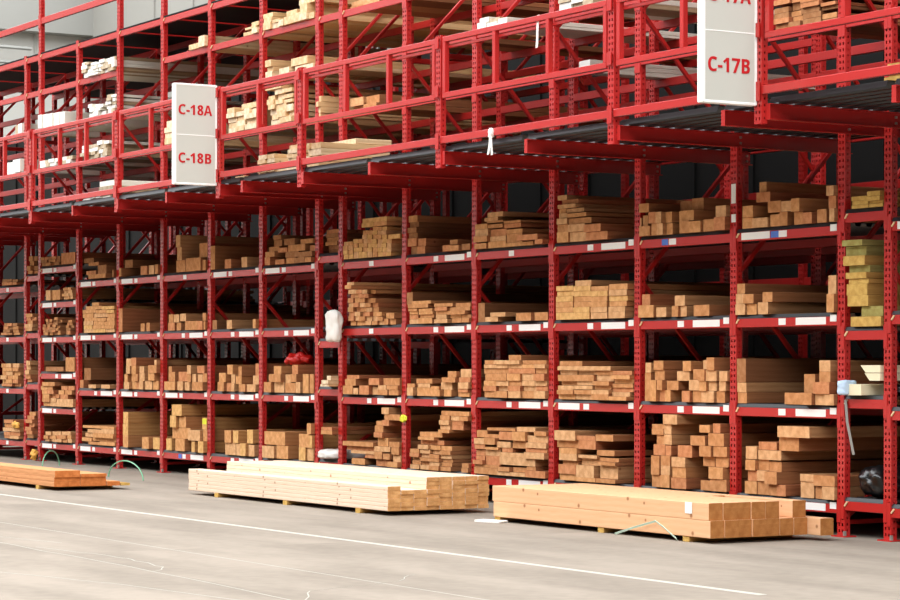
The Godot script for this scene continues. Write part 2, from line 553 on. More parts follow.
func hanging_sign(f: int, upper: String, lower: String) -> void:
	var z0 := guard_z(f) + 0.016
	var d := 0.5
	var h := 1.11
	var o := thing("aisle_sign", "double pale grey aisle sign with red letters %s above %s on a guard post" % [upper, lower], "sign", Vector3(px[f] + 0.005, 3.436, z0))
	var body := put(o, "sign_box", bar_mesh(0.066, h, d, 0.004), M.sign, Vector3(0, h / 2, d / 2))
	for s in [-1, 1]:
		put(body, "edge_strip", bar_mesh(0.072, h + 0.012, 0.022, 0.003), M.sign_edge, Vector3(0, 0, s * (d / 2)))
		put(body, "edge_strip", bar_mesh(0.072, 0.022, d, 0.003), M.sign_edge, Vector3(0, s * (h / 2), 0))
	put(body, "divider", bar_mesh(0.07, 0.01, d - 0.02, 0.002), M.sign_edge, Vector3(0, -0.01, 0))
	var font := SystemFont.new()
	font.font_names = PackedStringArray(["Droid Sans"])
	font.font_weight = 700
	for k in 2:
		var t := TextMesh.new()
		t.text = upper if k == 0 else lower
		t.font = font
		t.font_size = 64
		t.pixel_size = 0.00242
		t.depth = 0.004
		put(o, "lettering", t, M.letter, Vector3(0.0355, 0.825 if k == 0 else 0.285, d / 2 + 0.012), Vector3(0, PI / 2, 0))
	put(o, "bracket", bar_mesh(0.03, 0.05, 0.006), M.red, Vector3(0.02, 0.25, -0.004))
	put(o, "bracket", bar_mesh(0.03, 0.05, 0.006), M.red, Vector3(0.02, 0.95, -0.004))

# ------------------------------------------------------------------ the scene
func _ready() -> void:
	rng.seed = 71
	make_materials()
	var cam := Camera3D.new()
	cam.name = "camera"
	add_child(cam)
	cam.position = Vector3(16.865, 1.4083, 12.9942)
	cam.rotation = Vector3(0, 1.0299516, 0.0017)
	cam.set_frustum(0.1 * 600.0 / 2410.89, Vector2(0, 0.1 * 65.32 / 2410.89), 0.1, 300.0)
	cam.current = true

	var env := Environment.new()
	var sm := ProceduralSkyMaterial.new()
	sm.sky_top_color = Color(0.98, 0.99, 1.0)
	sm.sky_horizon_color = Color(0.62, 0.63, 0.65)
	sm.ground_horizon_color = Color(0.42, 0.41, 0.4)
	sm.ground_bottom_color = Color(0.4, 0.39, 0.37)
	sm.sky_curve = 0.25
	sm.energy_multiplier = 2.8
	var sky := Sky.new()
	sky.sky_material = sm
	env.background_mode = Environment.BG_SKY
	env.sky = sky
	env.ambient_light_source = Environment.AMBIENT_SOURCE_SKY
	env.tonemap_mode = Environment.TONE_MAPPER_LINEAR
	env.tonemap_exposure = 1.85
	env.sdfgi_enabled = true
	env.ssao_enabled = true
	env.ssil_enabled = true
	var we := WorldEnvironment.new()
	we.name = "environment"
	we.environment = env
	add_child(we)

	# frame positions, counted from the right
	var x := 0.0
	var kinds := "nwwwwwwnwwwwwwnwwwww"
	var at := {0: 0.0}
	for k in kinds.length():
		x -= N if kinds[k] == "n" else W
		at[k + 1] = x
	at[-1] = W
	at[-2] = 2 * W
	for k in at:
		px[k] = at[k] - at[2]

	setting()
	for f in range(-2, 19):
		rack_upright(f)
	shelves()
	for f in range(0, 18, 2):
		gate(f, f - 2)
		guard_rail(f, f - 2)
	hanging_sign(8, "C-18A", "C-18B")
	hanging_sign(0, "C-17A", "C-17B")
	lumber()
	floor_stacks()
	small_things()

func setting() -> void:
	# open-fronted shed: roof over the racks, yard side open to the overcast sky
	var fl := put(self, "floor", along_x(130, 0.3, 90, 0.001), M.concrete, Vector3(-15, -0.15, 25))
	fl.set_meta("kind", "structure")
	fl.set_meta("label", "pale worn concrete floor with a white painted line and scratches")
	put(fl, "marking_line", along_x(30, 0.002, 0.065, 0.0005), M.line, Vector3(15 - 9.85, 0.1505, 3.71 - 25))
	# light scratches dragged across the slab, each a row of points (x, z)
	for s in [
		[[-0.72, 6.14], [0.34, 6.0], [0.75, 5.98], [1.46, 6.06], [1.86, 6.3]],
		[[4.33, 6.45], [3.5, 6.0], [3.4, 5.6], [3.2, 5.15], [2.7, 4.75]],
		[[-3.9, 6.3], [-2.3, 6.2], [0.9, 6.25], [3.1, 6.32], [6.1, 6.45]],
		[[0.6, 7.35], [2.5, 6.85], [4.6, 6.5], [6.4, 6.25]],
		[[-2.6, 8.6], [-0.8, 7.9], [1.6, 7.0]],
		[[-1.5, 7.35], [-0.4, 7.5], [0.1, 7.85], [0.9, 8.1]],
		[[-5.2, 6.5], [-2.9, 6.2], [-0.6, 5.7]],
	]:
		var pts := []
		for k in s.size() - 1:
			var a := Vector2(s[k][0], s[k][1])
			var b := Vector2(s[k + 1][0], s[k + 1][1])
			for i in 5:
				var p := a.lerp(b, i / 5.0)
				pts.append(Vector3(p.x + 15 + rng.randf_range(-0.03, 0.03), 0.1506, p.y - 25 + rng.randf_range(-0.02, 0.02)))
		put(fl, "scratch", band_mesh(pts, Vector3(0.003, 0, 0.011), 0.0005), M.scratch)
	for k in 2:
		put(fl, "slab_joint", along_x(60, 0.001, 0.012, 0.0003), M.scratch, Vector3(0, 0.1503, 5.35 + 3.2 * k - 25))
	var wb := put(self, "wall_back", bar_mesh(120, 13, 0.3), M.wall_back, Vector3(-10, 6.5, -13))
	wb.set_meta("kind", "structure")
	var k2 := -60.0
	while k2 < 40.0:
		put(wb, "panel_rib", bar_mesh(0.06, 13, 0.05), M.wall_back, Vector3(k2, 0, 0.17))
		k2 += 2.4
	var wp := put(self, "wall_shade_backdrop", bar_mesh(60, 6.3, 0.15), M.shade_backdrop, Vector3(-26.9, 3.15, -5.6))  # dark sheet added to give the shade behind the lumber
	wp.set_meta("kind", "structure")
	for k in 48:
		put(wp, "panel_rib", bar_mesh(0.05, 6.3, 0.04), M.shade_backdrop, Vector3(-29 + 1.2 * k, 0, 0.09))
	var we := put(self, "wall_left", bar_mesh(0.3, 13, 40), M.wall_pale, Vector3(-46, 6.5, 3))
	we.set_meta("kind", "structure")
	var k3 := -18.0
	while k3 < 20.0:
		put(we, "panel_rib", bar_mesh(0.05, 13, 0.06), M.wall, Vector3(0.17, 0, k3))
		k3 += 1.83
	put(we, "fascia", bar_mesh(0.5, 3.6, 40), M.wall_grey, Vector3(0.4, 5.8, 0))
	put(we, "conduit", tube_mesh([Vector3(0.75, 3.5, -14), Vector3(0.75, 3.55, -8.6), Vector3(0.75, 3.4, -8.5), Vector3(0.75, 1.5, -8.5)], 0.05), M.steel)
	put(we, "conduit", tube_mesh([Vector3(0.75, 3.1, -14), Vector3(0.75, 3.1, -10.6), Vector3(0.75, 3.0, -10.5), Vector3(0.75, 1.2, -10.5)], 0.05), M.steel)
	put(we, "wall_brace", rod_mesh(Vector3(0.8, 4.0, -7.4), Vector3(0.8, 7.0, -6.6), 0.16, 0.16), M.steel)
	var wf := put(self, "wall_sky_block", along_x(96, 15, 0.3), M.wall_far, Vector3(0, 7.5, 26))  # unseen wall added to keep low sky light out of the racks
	wf.set_meta("kind", "structure")
	var wr := put(self, "wall_right", bar_mesh(0.3, 11, 39), M.wall_far, Vector3(48, 5.5, 6.5))
	wr.set_meta("kind", "structure")
	var roof := put(self, "ceiling", along_x(78, 0.25, 12.6), M.roof, Vector3(9, 12.9, -6.8))
	roof.set_meta("kind", "structure")
	for k in 13:
		put(roof, "roof_beam", bar_mesh(0.2, 0.4, 12.4), M.roof, Vector3(-36 + 6 * k, -0.32, 0))

func shelves() -> void:
	var lv := [0.2703, 1.0515, 1.822, 2.571]
	var narrow := {1: [0.30, 1.14, 1.70, 2.665], 8: [0.30, 1.135, 1.685, 2.66], 15: [0.297, 1.122, 1.874, 2.715]}
	var six := [0.27, 0.779, 1.281, 1.805, 2.308, 2.81]
	var marks := {0: [1, 3, 1, 4], 2: [1, 1, 1, 4], 3: [1, 1, 1, 5], 4: [3, 2, 1, 1], 5: [1, 1, 1, 3], 6: [1, 1, 1, 1], 7: [3, 1, 3, 3], 9: [1, 1, 1, 2], 10: [1, 1, 1, 2], 11: [6, 2, 1, 3], 12: [2, 2, 2, 2], 13: [2, 1, 2, 2], 14: [2, 2, 1, 2, 2, 2], 16: [3, 3, 3, 3], 17: [3, 3, 3, 3]}
	for b in range(-1, 19):
		var ys: Array = narrow.get(b, six if b == 14 else lv)
		for k in ys.size():
			var mk: Array = marks.get(b, [])
			var st: int = mk[k] if k < mk.size() else (0 if narrow.has(b) else 3)
			rack_shelf(b, ys[k], "red beam shelf with dark deck, %s, %s" % [shelf_phrase(b, k + 1), bay_phrase(b) if b < 17 and b > -1 else ("beyond left edge, bay %s" % NUM[b - 17] if b > 16 else "bay past right edge")], "red shelves of the rack, %s" % shelf_phrase(b, k + 1), st)
	# upper shelves behind the gates, bare beams
	for b in range(-1, 19):
		for k in 3:
			if b == 12 and k == 2:
				continue
			rack_shelf(b, [4.27, 4.85, 5.42][k], "red upper beam pair, %s, %s" % [shelf_phrase(b, k + 5), bay_phrase(b) if b < 17 and b > -1 else ("beyond left edge, bay %s" % NUM[b - 17] if b > 16 else "bay past right edge")], "red upper shelves above the arms", 0, false)
		if b >= 9:
			rack_shelf(b, 5.94, "topmost red shelf with black deck, %s" % (bay_phrase(b) if b < 17 else "beyond left edge, bay %s" % NUM[b - 17]), "red upper shelves above the arms", 0, true, true)
		if b in [14, 16]:
			var tb := thing("top_beam", "long red tie beam along the rack's top, %s" % ("left one at the frame edge" if b == 16 else "right one above the pipes"), "beam", Vector3(px[b] + CW + 0.001, 6.47, 0))
			var tw: float = px[b - 2] - px[b] - CW - 0.002
			put(tb, "beam", along_x(tw, 0.09, 0.045), M.red, Vector3(tw / 2, -0.045, -0.0235))
			for e in [-0.0242, tw + 0.0242]:
				put(tb, "end_plate", bar_mesh(0.042, 0.19, 0.006, 0.003), M.red, Vector3(e, -0.055, 0.0045))
		var rr := thing("rear_rack", "dark red bay of rack row behind lumber, %s" % (bay_phrase(b) if b < 17 and b > -1 else ("beyond left edge, bay %s" % NUM[b - 17] if b > 16 else "bay past right edge")), "rear rack", Vector3(px[b], 0, -4.3), "bays of the rack row behind")
		put(rr, "column", column_mesh(6.0), M.red_dull, Vector3(0, 0.001, 0))
		for y in [0.45, 1.25, 2.05, 2.35, 2.9, 3.35, 3.9, 4.6, 5.3]:
			put(rr, "beam", along_x(px[b - 1] - px[b] - CW - 0.002, 0.1, 0.045), M.red_dull, Vector3((px[b - 1] - px[b] + CW) / 2, y, -0.03))
		var s := shelf_spans(b)
		var d := put(self, "arm_deck", corrugated_mesh(s[1] - 0.002, LA + 1.2, 0.045, 0.16), M.deck, Vector3(s[0] + 0.001, 3.4455, LA - 0.03))
		tag(d, "black corrugated deck resting on the cantilever arms, %s" % (bay_phrase(b) if b < 17 and b > -1 else ("beyond left edge, bay %s" % NUM[b - 17] if b > 16 else "bay past right edge")), "deck", "black decks on the arms")

func lumber() -> void:
	cell(0, 8, [[1084,3495,201,30,950,5,9,1098,3525,186,33,950,5,9],[1068,3583,216,20,950,5,9,1098,3558,186,25,950,5,9],[1105,3603,179,60,950,5,9]])
	cell(1, 3, [[183,1730,371,82,30,5,24],[302,1812,261,84,30,5,24],[161,1896,254,89,30,5,24],[150,1985,255,94,30,5,24],[171,2078,243,42,30,5,24],[149,2121,255,51,30,5,24],[149,2172,255,57,30,5,24],[116,2229,266,80,30,5,24],[99,2309,251,80,30,5,24],[99,2390,251,50,30,5,24]])
	cell(1, 4, [[182,2695,209,30,30,5,24,195,2725,196,31,30,5,24,396,2725,167,19,30,5,24,396,2695,167,30,30,5,24],[190,2756,193,38,30,5,24,388,2744,175,38,30,5,24],[404,2782,159,42,30,5,24]])
	cell(2, 1, [[223,300,166,110,30,0,30,394,300,156,118,30,0,30,561,300,120,97,30,0,30,686,300,117,97,30,0,30,969,300,175,137,30,0,30,1165,300,108,103,30,0,30,1278,300,159,108,30,0,30],[269,411,130,94,30,0,30,405,418,136,92,30,0,30,546,397,167,107,30,0,30,1165,409,272,89,30,0,30],[969,437,175,63,30,0,30],[260,505,134,92,30,0,30,399,510,142,92,30,0,30,546,504,167,86,30,0,30],[256,602,151,111,30,0,30,417,602,313,84,30,0,30],[411,687,247,69,30,0,30,702,687,262,117,30,0,30],[719,804,425,96,30,0,30]])
	cell(2, 2, [[103,1082,126,96,10,0,32,752,1082,261,99,30,0,30,1017,1082,152,102,30,0,30,1177,1082,138,93,30,0,30,1320,1082,117,94,30,0,30],[103,1177,126,88,10,0,32,867,1181,144,159,-100,2,22,1182,1176,209,99,30,0,30],[103,1266,126,206,10,2,30,1234,1274,140,89,30,0,30],[1234,1363,140,94,30,0,30]])
	cell(2, 3, [[98,1852,134,96,30,0,32,237,1852,134,93,30,0,32,426,1852,141,103,30,0,32,1340,1852,92,153,30,0,32],[98,1948,111,88,30,0,32,215,1948,144,84,30,0,32,492,1955,135,88,30,0,32],[1323,2005,100,155,30,0,32],[98,2036,111,90,30,0,32]])
	cell(2, 4, [[170,2601,154,93,30,0,30,332,2601,212,83,30,0,30,558,2601,131,103,30,0,30,694,2601,106,118,30,0,30,881,2601,118,108,30,0,30,1013,2601,126,95,30,0,30,1191,2601,120,114,30,0,30,1376,2601,62,109,30,0,30],[226,2694,144,102,30,0,30,549,2719,176,99,30,0,30,729,2719,147,89,30,0,30,881,2709,110,113,30,0,30,1345,2710,92,107,30,0,30],[374,2818,188,86,30,0,30,1344,2817,93,83,30,0,30],[366,2905,96,92,-20,0,32]])
	cell(2, 5, [[653,4270,192,46,30,2,30,850,4270,154,45,30,2,30,1009,4270,238,52,30,2,30,1252,4292,185,44,30,2,30,1252,4270,185,22,30,2,30],[653,4316,210,46,30,2,30,868,4315,136,45,30,2,30,1009,4322,238,45,30,2,30],[653,4361,192,46,30,2,30,850,4361,136,45,30,2,30,991,4367,238,47,30,2,30,1234,4367,203,30,30,2,30],[653,4407,192,46,30,2,30,850,4414,154,63,30,2,30,1009,4414,238,43,30,2,30,1252,4397,186,29,30,2,30],[653,4477,210,46,30,2,30,867,4477,136,43,30,2,30,1009,4456,221,45,30,2,30,1234,4456,203,30,30,2,30]])
	cell(3, 1, [[316,300,140,109,30,0,30,461,300,138,115,30,0,30,645,300,226,98,30,0,30,1035,300,142,89,30,0,30,1201,300,236,109,30,0,30],[319,409,128,177,30,0,30,460,415,138,85,30,0,30,649,398,202,97,30,0,30,1191,409,207,106,30,0,30],[456,500,143,91,30,0,30,644,495,207,90,30,0,30,1054,515,171,88,30,0,30,1249,515,187,90,30,0,30],[315,591,181,99,30,0,30,511,591,87,93,30,0,30,715,585,215,107,30,0,30,1054,602,171,95,30,0,30,1239,605,197,94,30,0,30],[352,690,119,87,30,0,30,484,690,118,96,30,0,30,911,697,216,88,30,0,30,1171,699,227,114,30,0,30],[294,777,182,54,30,0,30,492,786,110,91,30,0,30],[289,830,186,43,30,0,30,1034,813,152,69,30,0,30,1214,813,107,86,30,0,30],[495,877,215,89,30,0,30]])
	cell(3, 2, [[208,1082,93,264,30,0,30,307,1082,89,195,30,0,30,407,1082,84,105,30,0,30,496,1082,85,105,30,0,30,774,1082,119,102,30,0,26,904,1082,139,106,30,0,26,1052,1082,180,101,30,0,26,1248,1082,120,103,30,0,26],[413,1186,82,91,30,0,30,510,1187,178,85,30,0,26,864,1187,164,95,30,0,26,1042,1183,99,89,30,0,26,1150,1185,115,83,30,0,26,1301,1185,95,89,30,0,26],[344,1277,150,91,30,0,30,663,1272,186,88,30,0,26,904,1283,124,96,30,0,26,1036,1272,99,105,30,0,26,1130,1272,160,95,30,0,26,1321,1273,114,89,30,0,26],[229,1345,89,91,30,0,30,344,1369,150,85,30,0,30,769,1360,123,92,30,0,26,1169,1367,111,116,30,0,26],[1052,1376,103,83,30,0,26]])
	cell(3, 3, [[99,1852,239,114,30,0,31,380,1852,154,89,30,0,31,614,1852,96,97,30,0,31,715,1852,92,95,30,0,31,932,1852,231,100,30,0,31],[103,1966,126,101,10,2,31,654,1949,152,93,30,0,31]])
	cell(3, 4, [[99,2601,33,101,30,0,30,141,2601,75,92,30,0,30,221,2601,83,92,30,0,30,309,2601,88,112,30,0,30,402,2601,92,108,30,0,30,499,2601,93,103,30,0,30,729,2601,145,110,30,0,30,880,2601,173,102,30,0,30,1068,2601,190,110,30,0,30,1272,2601,158,118,30,0,30],[99,2702,20,74,30,0,30,137,2693,79,101,30,0,30,267,2713,110,106,30,0,30,392,2709,88,104,30,0,30,485,2709,97,99,30,0,30,699,2711,216,95,30,0,30,1282,2719,149,100,30,0,30],[130,2820,157,81,30,0,30,546,2808,173,97,-120,2,30,728,2806,175,115,-120,2,30]])
	cell(4, 1, [[238,300,307,61,30,0,31,550,300,322,41,30,0,31,877,300,325,40,30,0,31],[238,362,300,91,30,0,31,552,341,298,115,30,0,31,899,341,292,126,30,0,31],[284,452,260,40,30,0,31,572,456,317,68,30,0,31,910,467,292,34,30,0,31],[261,493,302,64,30,0,31,890,501,312,38,30,0,31],[572,524,317,32,30,0,31],[261,556,302,58,30,0,31,854,556,293,53,30,0,31],[155,615,410,71,30,0,31,572,609,288,85,30,0,31],[167,685,361,95,30,0,31,526,694,312,44,30,0,31,843,694,293,61,30,0,31]])
	cell(4, 2, [[196,1082,290,50,30,0,32,491,1082,312,53,30,0,32,808,1082,283,57,30,0,32,1096,1082,288,38,30,0,32],[212,1131,280,43,30,0,32,497,1134,306,42,30,0,32,808,1138,283,42,30,0,32,1096,1119,288,41,30,0,32],[224,1174,273,42,30,0,32,502,1180,312,38,30,0,32,819,1180,272,41,30,0,32,1096,1160,331,40,30,0,32],[224,1218,296,39,30,0,32,525,1220,301,39,30,0,32,830,1220,272,41,30,0,32,1107,1201,330,40,30,0,32],[212,1257,308,62,30,0,32,524,1259,307,61,30,0,32,837,1261,287,61,30,0,32,1129,1241,309,40,30,0,32],[1129,1281,309,40,30,0,32],[223,1319,296,41,30,0,32,524,1321,301,41,30,0,32,830,1322,294,40,30,0,32,1128,1321,309,40,30,0,32],[223,1362,900,41,30,0,32],[200,1404,388,48,30,0,32]])
	cell(4, 3, [[175,1852,297,70,30,1,32,477,1852,279,65,30,1,32,761,1852,273,60,30,1,32,1070,1852,269,61,30,1,32],[175,1922,297,52,30,1,32,477,1917,279,51,30,1,32,761,1912,273,51,30,1,32,1070,1913,269,50,30,1,32],[174,1974,297,52,30,1,32,476,1968,279,51,30,1,32,761,1963,273,51,30,1,32,1072,1963,278,50,30,1,32],[179,2026,292,52,30,1,32,476,2020,279,51,30,1,32,760,2014,278,51,30,1,32,1072,2013,299,50,30,1,32],[179,2078,292,52,30,1,32,476,2071,290,51,30,1,32,772,2064,280,51,30,1,32,1082,2063,288,56,30,1,32],[179,2130,292,49,30,1,32,476,2122,290,49,30,1,32,771,2115,284,48,30,1,32,1082,2119,299,56,30,1,32],[510,2171,274,53,30,1,32]])
	cell(4, 4, [[184,2601,198,103,30,0,32,387,2601,288,94,30,0,32,680,2601,363,80,30,0,32],[184,2704,188,74,30,0,32,377,2695,290,74,30,0,32,673,2681,282,73,30,0,32],[184,2778,181,58,30,0,32,370,2769,383,58,30,0,32],[207,2837,146,48,30,0,32,358,2837,322,40,30,0,32],[183,2885,117,45,30,0,32,305,2885,301,39,30,0,32],[207,2930,310,38,30,0,32],[235,2968,280,45,30,0,32],[183,3013,158,47,30,0,32]])
	cell(4, 5, [[99,4270,193,46,-250,6,30],[99,4316,193,43,-250,6,30],[99,4359,193,38,-250,6,30]])
	cell(4, 6, [[224,4850,204,70,30,6,32,433,4850,201,43,30,6,32,639,4850,175,51,30,6,32],[224,4920,204,52,30,6,32,433,4893,201,51,30,6,32,639,4901,175,51,30,6,32]])
	cell(5, 1, [[101,300,446,68,30,0,31,552,300,518,40,30,0,31,1074,300,363,69,30,0,31],[99,368,473,29,30,0,31,577,341,221,46,30,0,31,803,341,266,51,30,0,31,1074,369,165,40,30,0,31],[99,397,187,44,30,0,31,295,397,276,94,30,0,31,577,409,662,78,30,0,31],[99,440,171,44,30,0,31],[99,484,186,60,30,0,30,290,491,281,61,30,0,30,576,486,492,47,30,0,30,1074,486,363,63,30,0,30],[99,552,204,51,30,0,30,321,552,250,28,30,0,30,602,534,196,47,30,0,30,1049,549,388,42,30,0,30],[99,603,191,62,30,0,30,295,603,213,69,30,0,30,513,580,259,59,30,0,30,790,580,254,78,30,0,30,1073,592,364,53,30,0,30],[99,672,204,73,30,0,30,300,672,271,37,30,0,30,576,658,246,84,30,0,30,827,658,242,90,30,0,30,1073,645,364,70,30,0,30],[1219,715,218,45,30,0,30],[333,748,526,29,30,0,30,876,748,338,48,30,0,30]])
	cell(5, 2, [[267,1082,239,66,30,0,32,511,1082,240,68,30,0,32,756,1082,228,71,30,0,32,989,1082,239,73,30,0,32,1232,1082,205,75,30,0,32],[267,1147,246,52,30,0,32,518,1150,232,51,30,0,32,755,1152,228,51,30,0,32,988,1155,239,50,30,0,32,1232,1157,205,50,30,0,32],[267,1199,246,53,30,0,32,518,1201,232,53,30,0,32,755,1203,228,52,30,0,32,988,1205,239,52,30,0,32,1232,1207,205,51,30,0,32],[267,1252,231,72,30,0,32,503,1254,230,71,30,0,32,738,1255,243,71,30,0,32,986,1257,251,70,30,0,32,1241,1258,196,70,30,0,32],[246,1324,234,54,30,0,32,485,1325,247,54,30,0,32,737,1326,243,54,30,0,32,985,1327,251,53,30,0,32,1241,1328,196,53,30,0,32],[266,1379,226,40,30,0,32,497,1379,230,41,30,0,32,732,1380,260,40,30,0,32,998,1380,239,40,30,0,32,1241,1381,196,39,30,0,32],[272,1420,216,41,30,0,32,492,1420,235,41,30,0,32,732,1420,251,40,30,0,32,988,1420,248,40,30,0,32,1241,1420,196,39,30,0,32],[737,1460,231,54,30,0,32]])
	cell(5, 3, [[103,1852,126,198,10,2,30,311,1852,243,49,30,0,31,912,1852,274,80,30,0,31,1201,1852,236,81,30,0,31],[429,1901,284,43,30,0,31]])
	cell(5, 4, [[101,2601,229,55,30,0,31,335,2601,336,68,30,0,31,675,2601,508,38,30,0,31,1301,2601,136,47,100,0,31],[675,2639,289,94,30,0,31,979,2648,384,56,100,0,31],[99,2669,262,61,30,0,31,365,2669,300,49,30,0,31],[111,2730,244,72,30,0,31,360,2718,305,72,30,0,31,670,2733,294,44,30,0,31],[99,2802,236,53,30,0,31,339,2802,280,39,30,0,31,632,2790,312,44,30,0,31],[313,2856,306,21,30,0,31,644,2835,319,27,30,0,31],[262,2877,257,37,30,0,31],[344,2914,295,50,30,0,31]])
	cell(5, 6, [[99,4850,168,75,0,6,32,272,4850,187,53,0,6,32,464,4850,197,30,0,6,32,489,4880,172,44,0,6,32],[99,4925,181,50,0,6,32,284,4903,200,46,0,6,32]])
	cell(6, 1, [[248,300,185,47,30,0,31,438,300,213,47,30,0,31,656,300,205,47,30,0,31,866,300,210,46,30,0,31,1309,300,128,48,30,0,31],[247,348,185,43,30,0,31,438,347,213,43,30,0,31,656,347,205,42,30,0,31,866,347,210,42,30,0,31,1309,349,128,48,30,0,31],[247,390,194,39,30,0,31,446,390,205,38,30,0,31,656,389,205,38,30,0,31,866,389,210,38,30,0,31],[247,429,194,43,30,0,31,446,428,199,43,30,0,31,650,427,199,42,30,0,31,855,427,221,42,30,0,31],[247,472,194,44,30,0,31,446,471,205,44,30,0,31,656,470,205,44,30,0,31,865,469,210,43,30,0,31],[417,516,219,48,30,0,31,642,515,208,48,30,0,31,854,513,221,48,30,0,31],[403,565,482,51,30,0,31],[431,616,330,33,30,0,31],[403,649,468,51,30,0,31],[848,700,226,35,30,0,31],[863,735,199,49,30,0,31,1068,735,236,49,30,0,31],[863,784,199,49,30,0,31,1067,784,236,49,30,0,31],[863,833,191,49,30,0,31,1059,832,205,49,30,0,31,1269,832,169,48,30,0,31],[863,882,191,49,30,0,31,1059,881,205,49,30,0,31,1269,881,169,48,30,0,31]])
	cell(6, 2, [[188,1082,129,89,30,0,30,345,1082,304,91,30,0,30,687,1082,188,69,30,0,30,907,1082,153,71,30,0,30,1202,1082,218,46,30,0,28],[659,1151,161,38,30,0,30,833,1153,227,77,30,0,30,1213,1127,194,37,30,0,28],[159,1171,158,41,30,0,30,373,1172,253,42,30,0,30,1226,1165,207,68,30,0,28],[344,1214,332,51,30,0,30,916,1230,271,53,30,0,28,1213,1232,225,53,30,0,28],[1029,1283,173,66,30,0,28,1228,1285,209,86,30,0,28]])
	cell(6, 3, [[171,1852,186,50,30,0,32,385,1852,289,61,30,0,32,754,1852,269,44,30,0,32,1063,1852,196,48,30,0,32,1296,1852,141,47,30,0,32],[171,1902,181,50,30,0,32,413,1913,289,35,30,0,32,762,1896,214,45,30,0,32,1022,1900,210,37,30,0,32,1251,1900,187,33,30,0,32],[190,1953,175,36,30,0,32,413,1948,289,33,30,0,32,742,1941,261,40,30,0,32,1022,1937,349,39,30,0,32],[190,1988,189,32,30,0,32,407,1981,281,31,30,0,32,753,1981,250,42,30,0,32,1027,1976,410,39,30,0,32],[199,2020,433,43,30,0,32,748,2023,377,37,30,0,32,1140,2015,297,42,30,0,32],[103,2062,126,132,10,2,32,284,2062,403,34,30,0,32]])
	cell(6, 4, [[122,2601,167,87,-30,2,32,293,2601,165,80,-30,2,32,911,2601,145,67,30,2,30,1060,2601,197,60,30,2,30,1275,2601,162,65,30,2,30],[99,2688,189,88,-30,2,32,293,2681,165,86,-30,2,32,1019,2668,157,51,30,2,30],[99,2775,189,58,-30,2,32],[99,2833,189,58,-30,2,32],[99,2891,189,58,-30,2,32],[99,2948,189,72,-30,2,32]])
	cell(6, 6, [[293,4850,275,57,-200,7,32,573,4850,215,57,-200,7,32]])
	cell(6, 7, [[405,5420,274,55,-100,7,32,683,5420,269,18,-100,7,32,957,5420,264,35,-100,7,32]])
	cell(7, 1, [[334,300,304,67,30,0,30,886,300,323,78,30,0,30,1214,300,223,58,30,0,30],[643,378,253,44,30,0,30,901,378,175,81,30,0,30,1096,378,143,65,30,0,30,1273,358,165,80,30,0,30],[334,422,547,35,30,0,30,1272,438,165,80,30,0,30],[209,457,672,49,30,0,30,886,460,352,58,30,0,30],[177,505,704,52,30,0,30,916,518,234,96,30,0,30,1213,518,224,58,30,0,30],[900,614,189,58,30,0,30],[885,672,190,73,30,0,30],[915,746,130,51,30,0,29,1050,746,158,62,30,0,30],[1094,808,343,66,30,0,29],[1049,873,158,73,30,0,29]])
	cell(7, 2, [[191,1082,229,96,30,0,30,441,1082,109,72,30,0,30,573,1082,215,102,30,0,30,799,1082,176,89,30,0,30,992,1082,215,59,30,0,30,1223,1082,214,61,30,0,30],[1004,1140,173,50,30,0,30,1188,1143,249,46,30,0,30],[238,1178,244,78,30,0,30,793,1190,236,76,30,0,30,1063,1190,202,78,30,0,30,1270,1189,167,80,30,0,30],[262,1256,281,42,30,0,30]])
	cell(7, 3, [[304,1852,126,53,30,0,31,435,1852,125,51,30,0,31,565,1852,124,49,30,0,31,693,1852,123,47,30,0,31,821,1852,122,45,30,0,31,947,1852,120,43,30,0,31,1090,1852,84,66,30,0,31,1179,1852,127,64,30,0,31],[304,1905,126,51,30,0,31,435,1903,125,51,30,0,31,564,1901,124,50,30,0,31,693,1899,123,50,30,0,31,821,1897,122,50,30,0,31,947,1895,120,50,30,0,31,1090,1918,113,63,30,0,31,1209,1916,113,62,30,0,31],[304,1956,126,51,30,0,31,434,1953,125,51,30,0,31,564,1951,124,50,30,0,31,693,1949,123,50,30,0,31,820,1947,122,50,30,0,31,947,1945,120,50,30,0,31],[304,2006,126,51,30,0,31,434,2004,125,51,30,0,31,564,2002,124,50,30,0,31,693,1999,123,50,30,0,31,820,1997,122,50,30,0,31],[303,2057,126,51,30,0,31,434,2055,125,51,30,0,31,564,2052,124,50,30,0,31,692,2050,123,50,30,0,31,820,2047,122,50,30,0,31],[303,2108,126,51,30,0,31,434,2105,125,51,30,0,31,564,2103,124,50,30,0,31,692,2100,123,50,30,0,31,820,2097,122,50,30,0,31],[297,2159,120,48,30,0,31,421,2159,125,45,30,0,31,551,2156,118,45,30,0,31,674,2153,117,45,30,0,31],[259,2207,111,49,30,0,31,375,2207,119,46,30,0,31,499,2204,133,46,30,0,31,637,2201,117,45,30,0,31,759,2198,116,45,30,0,31],[737,2246,148,41,320,0,33],[730,2287,154,34,320,0,33]])
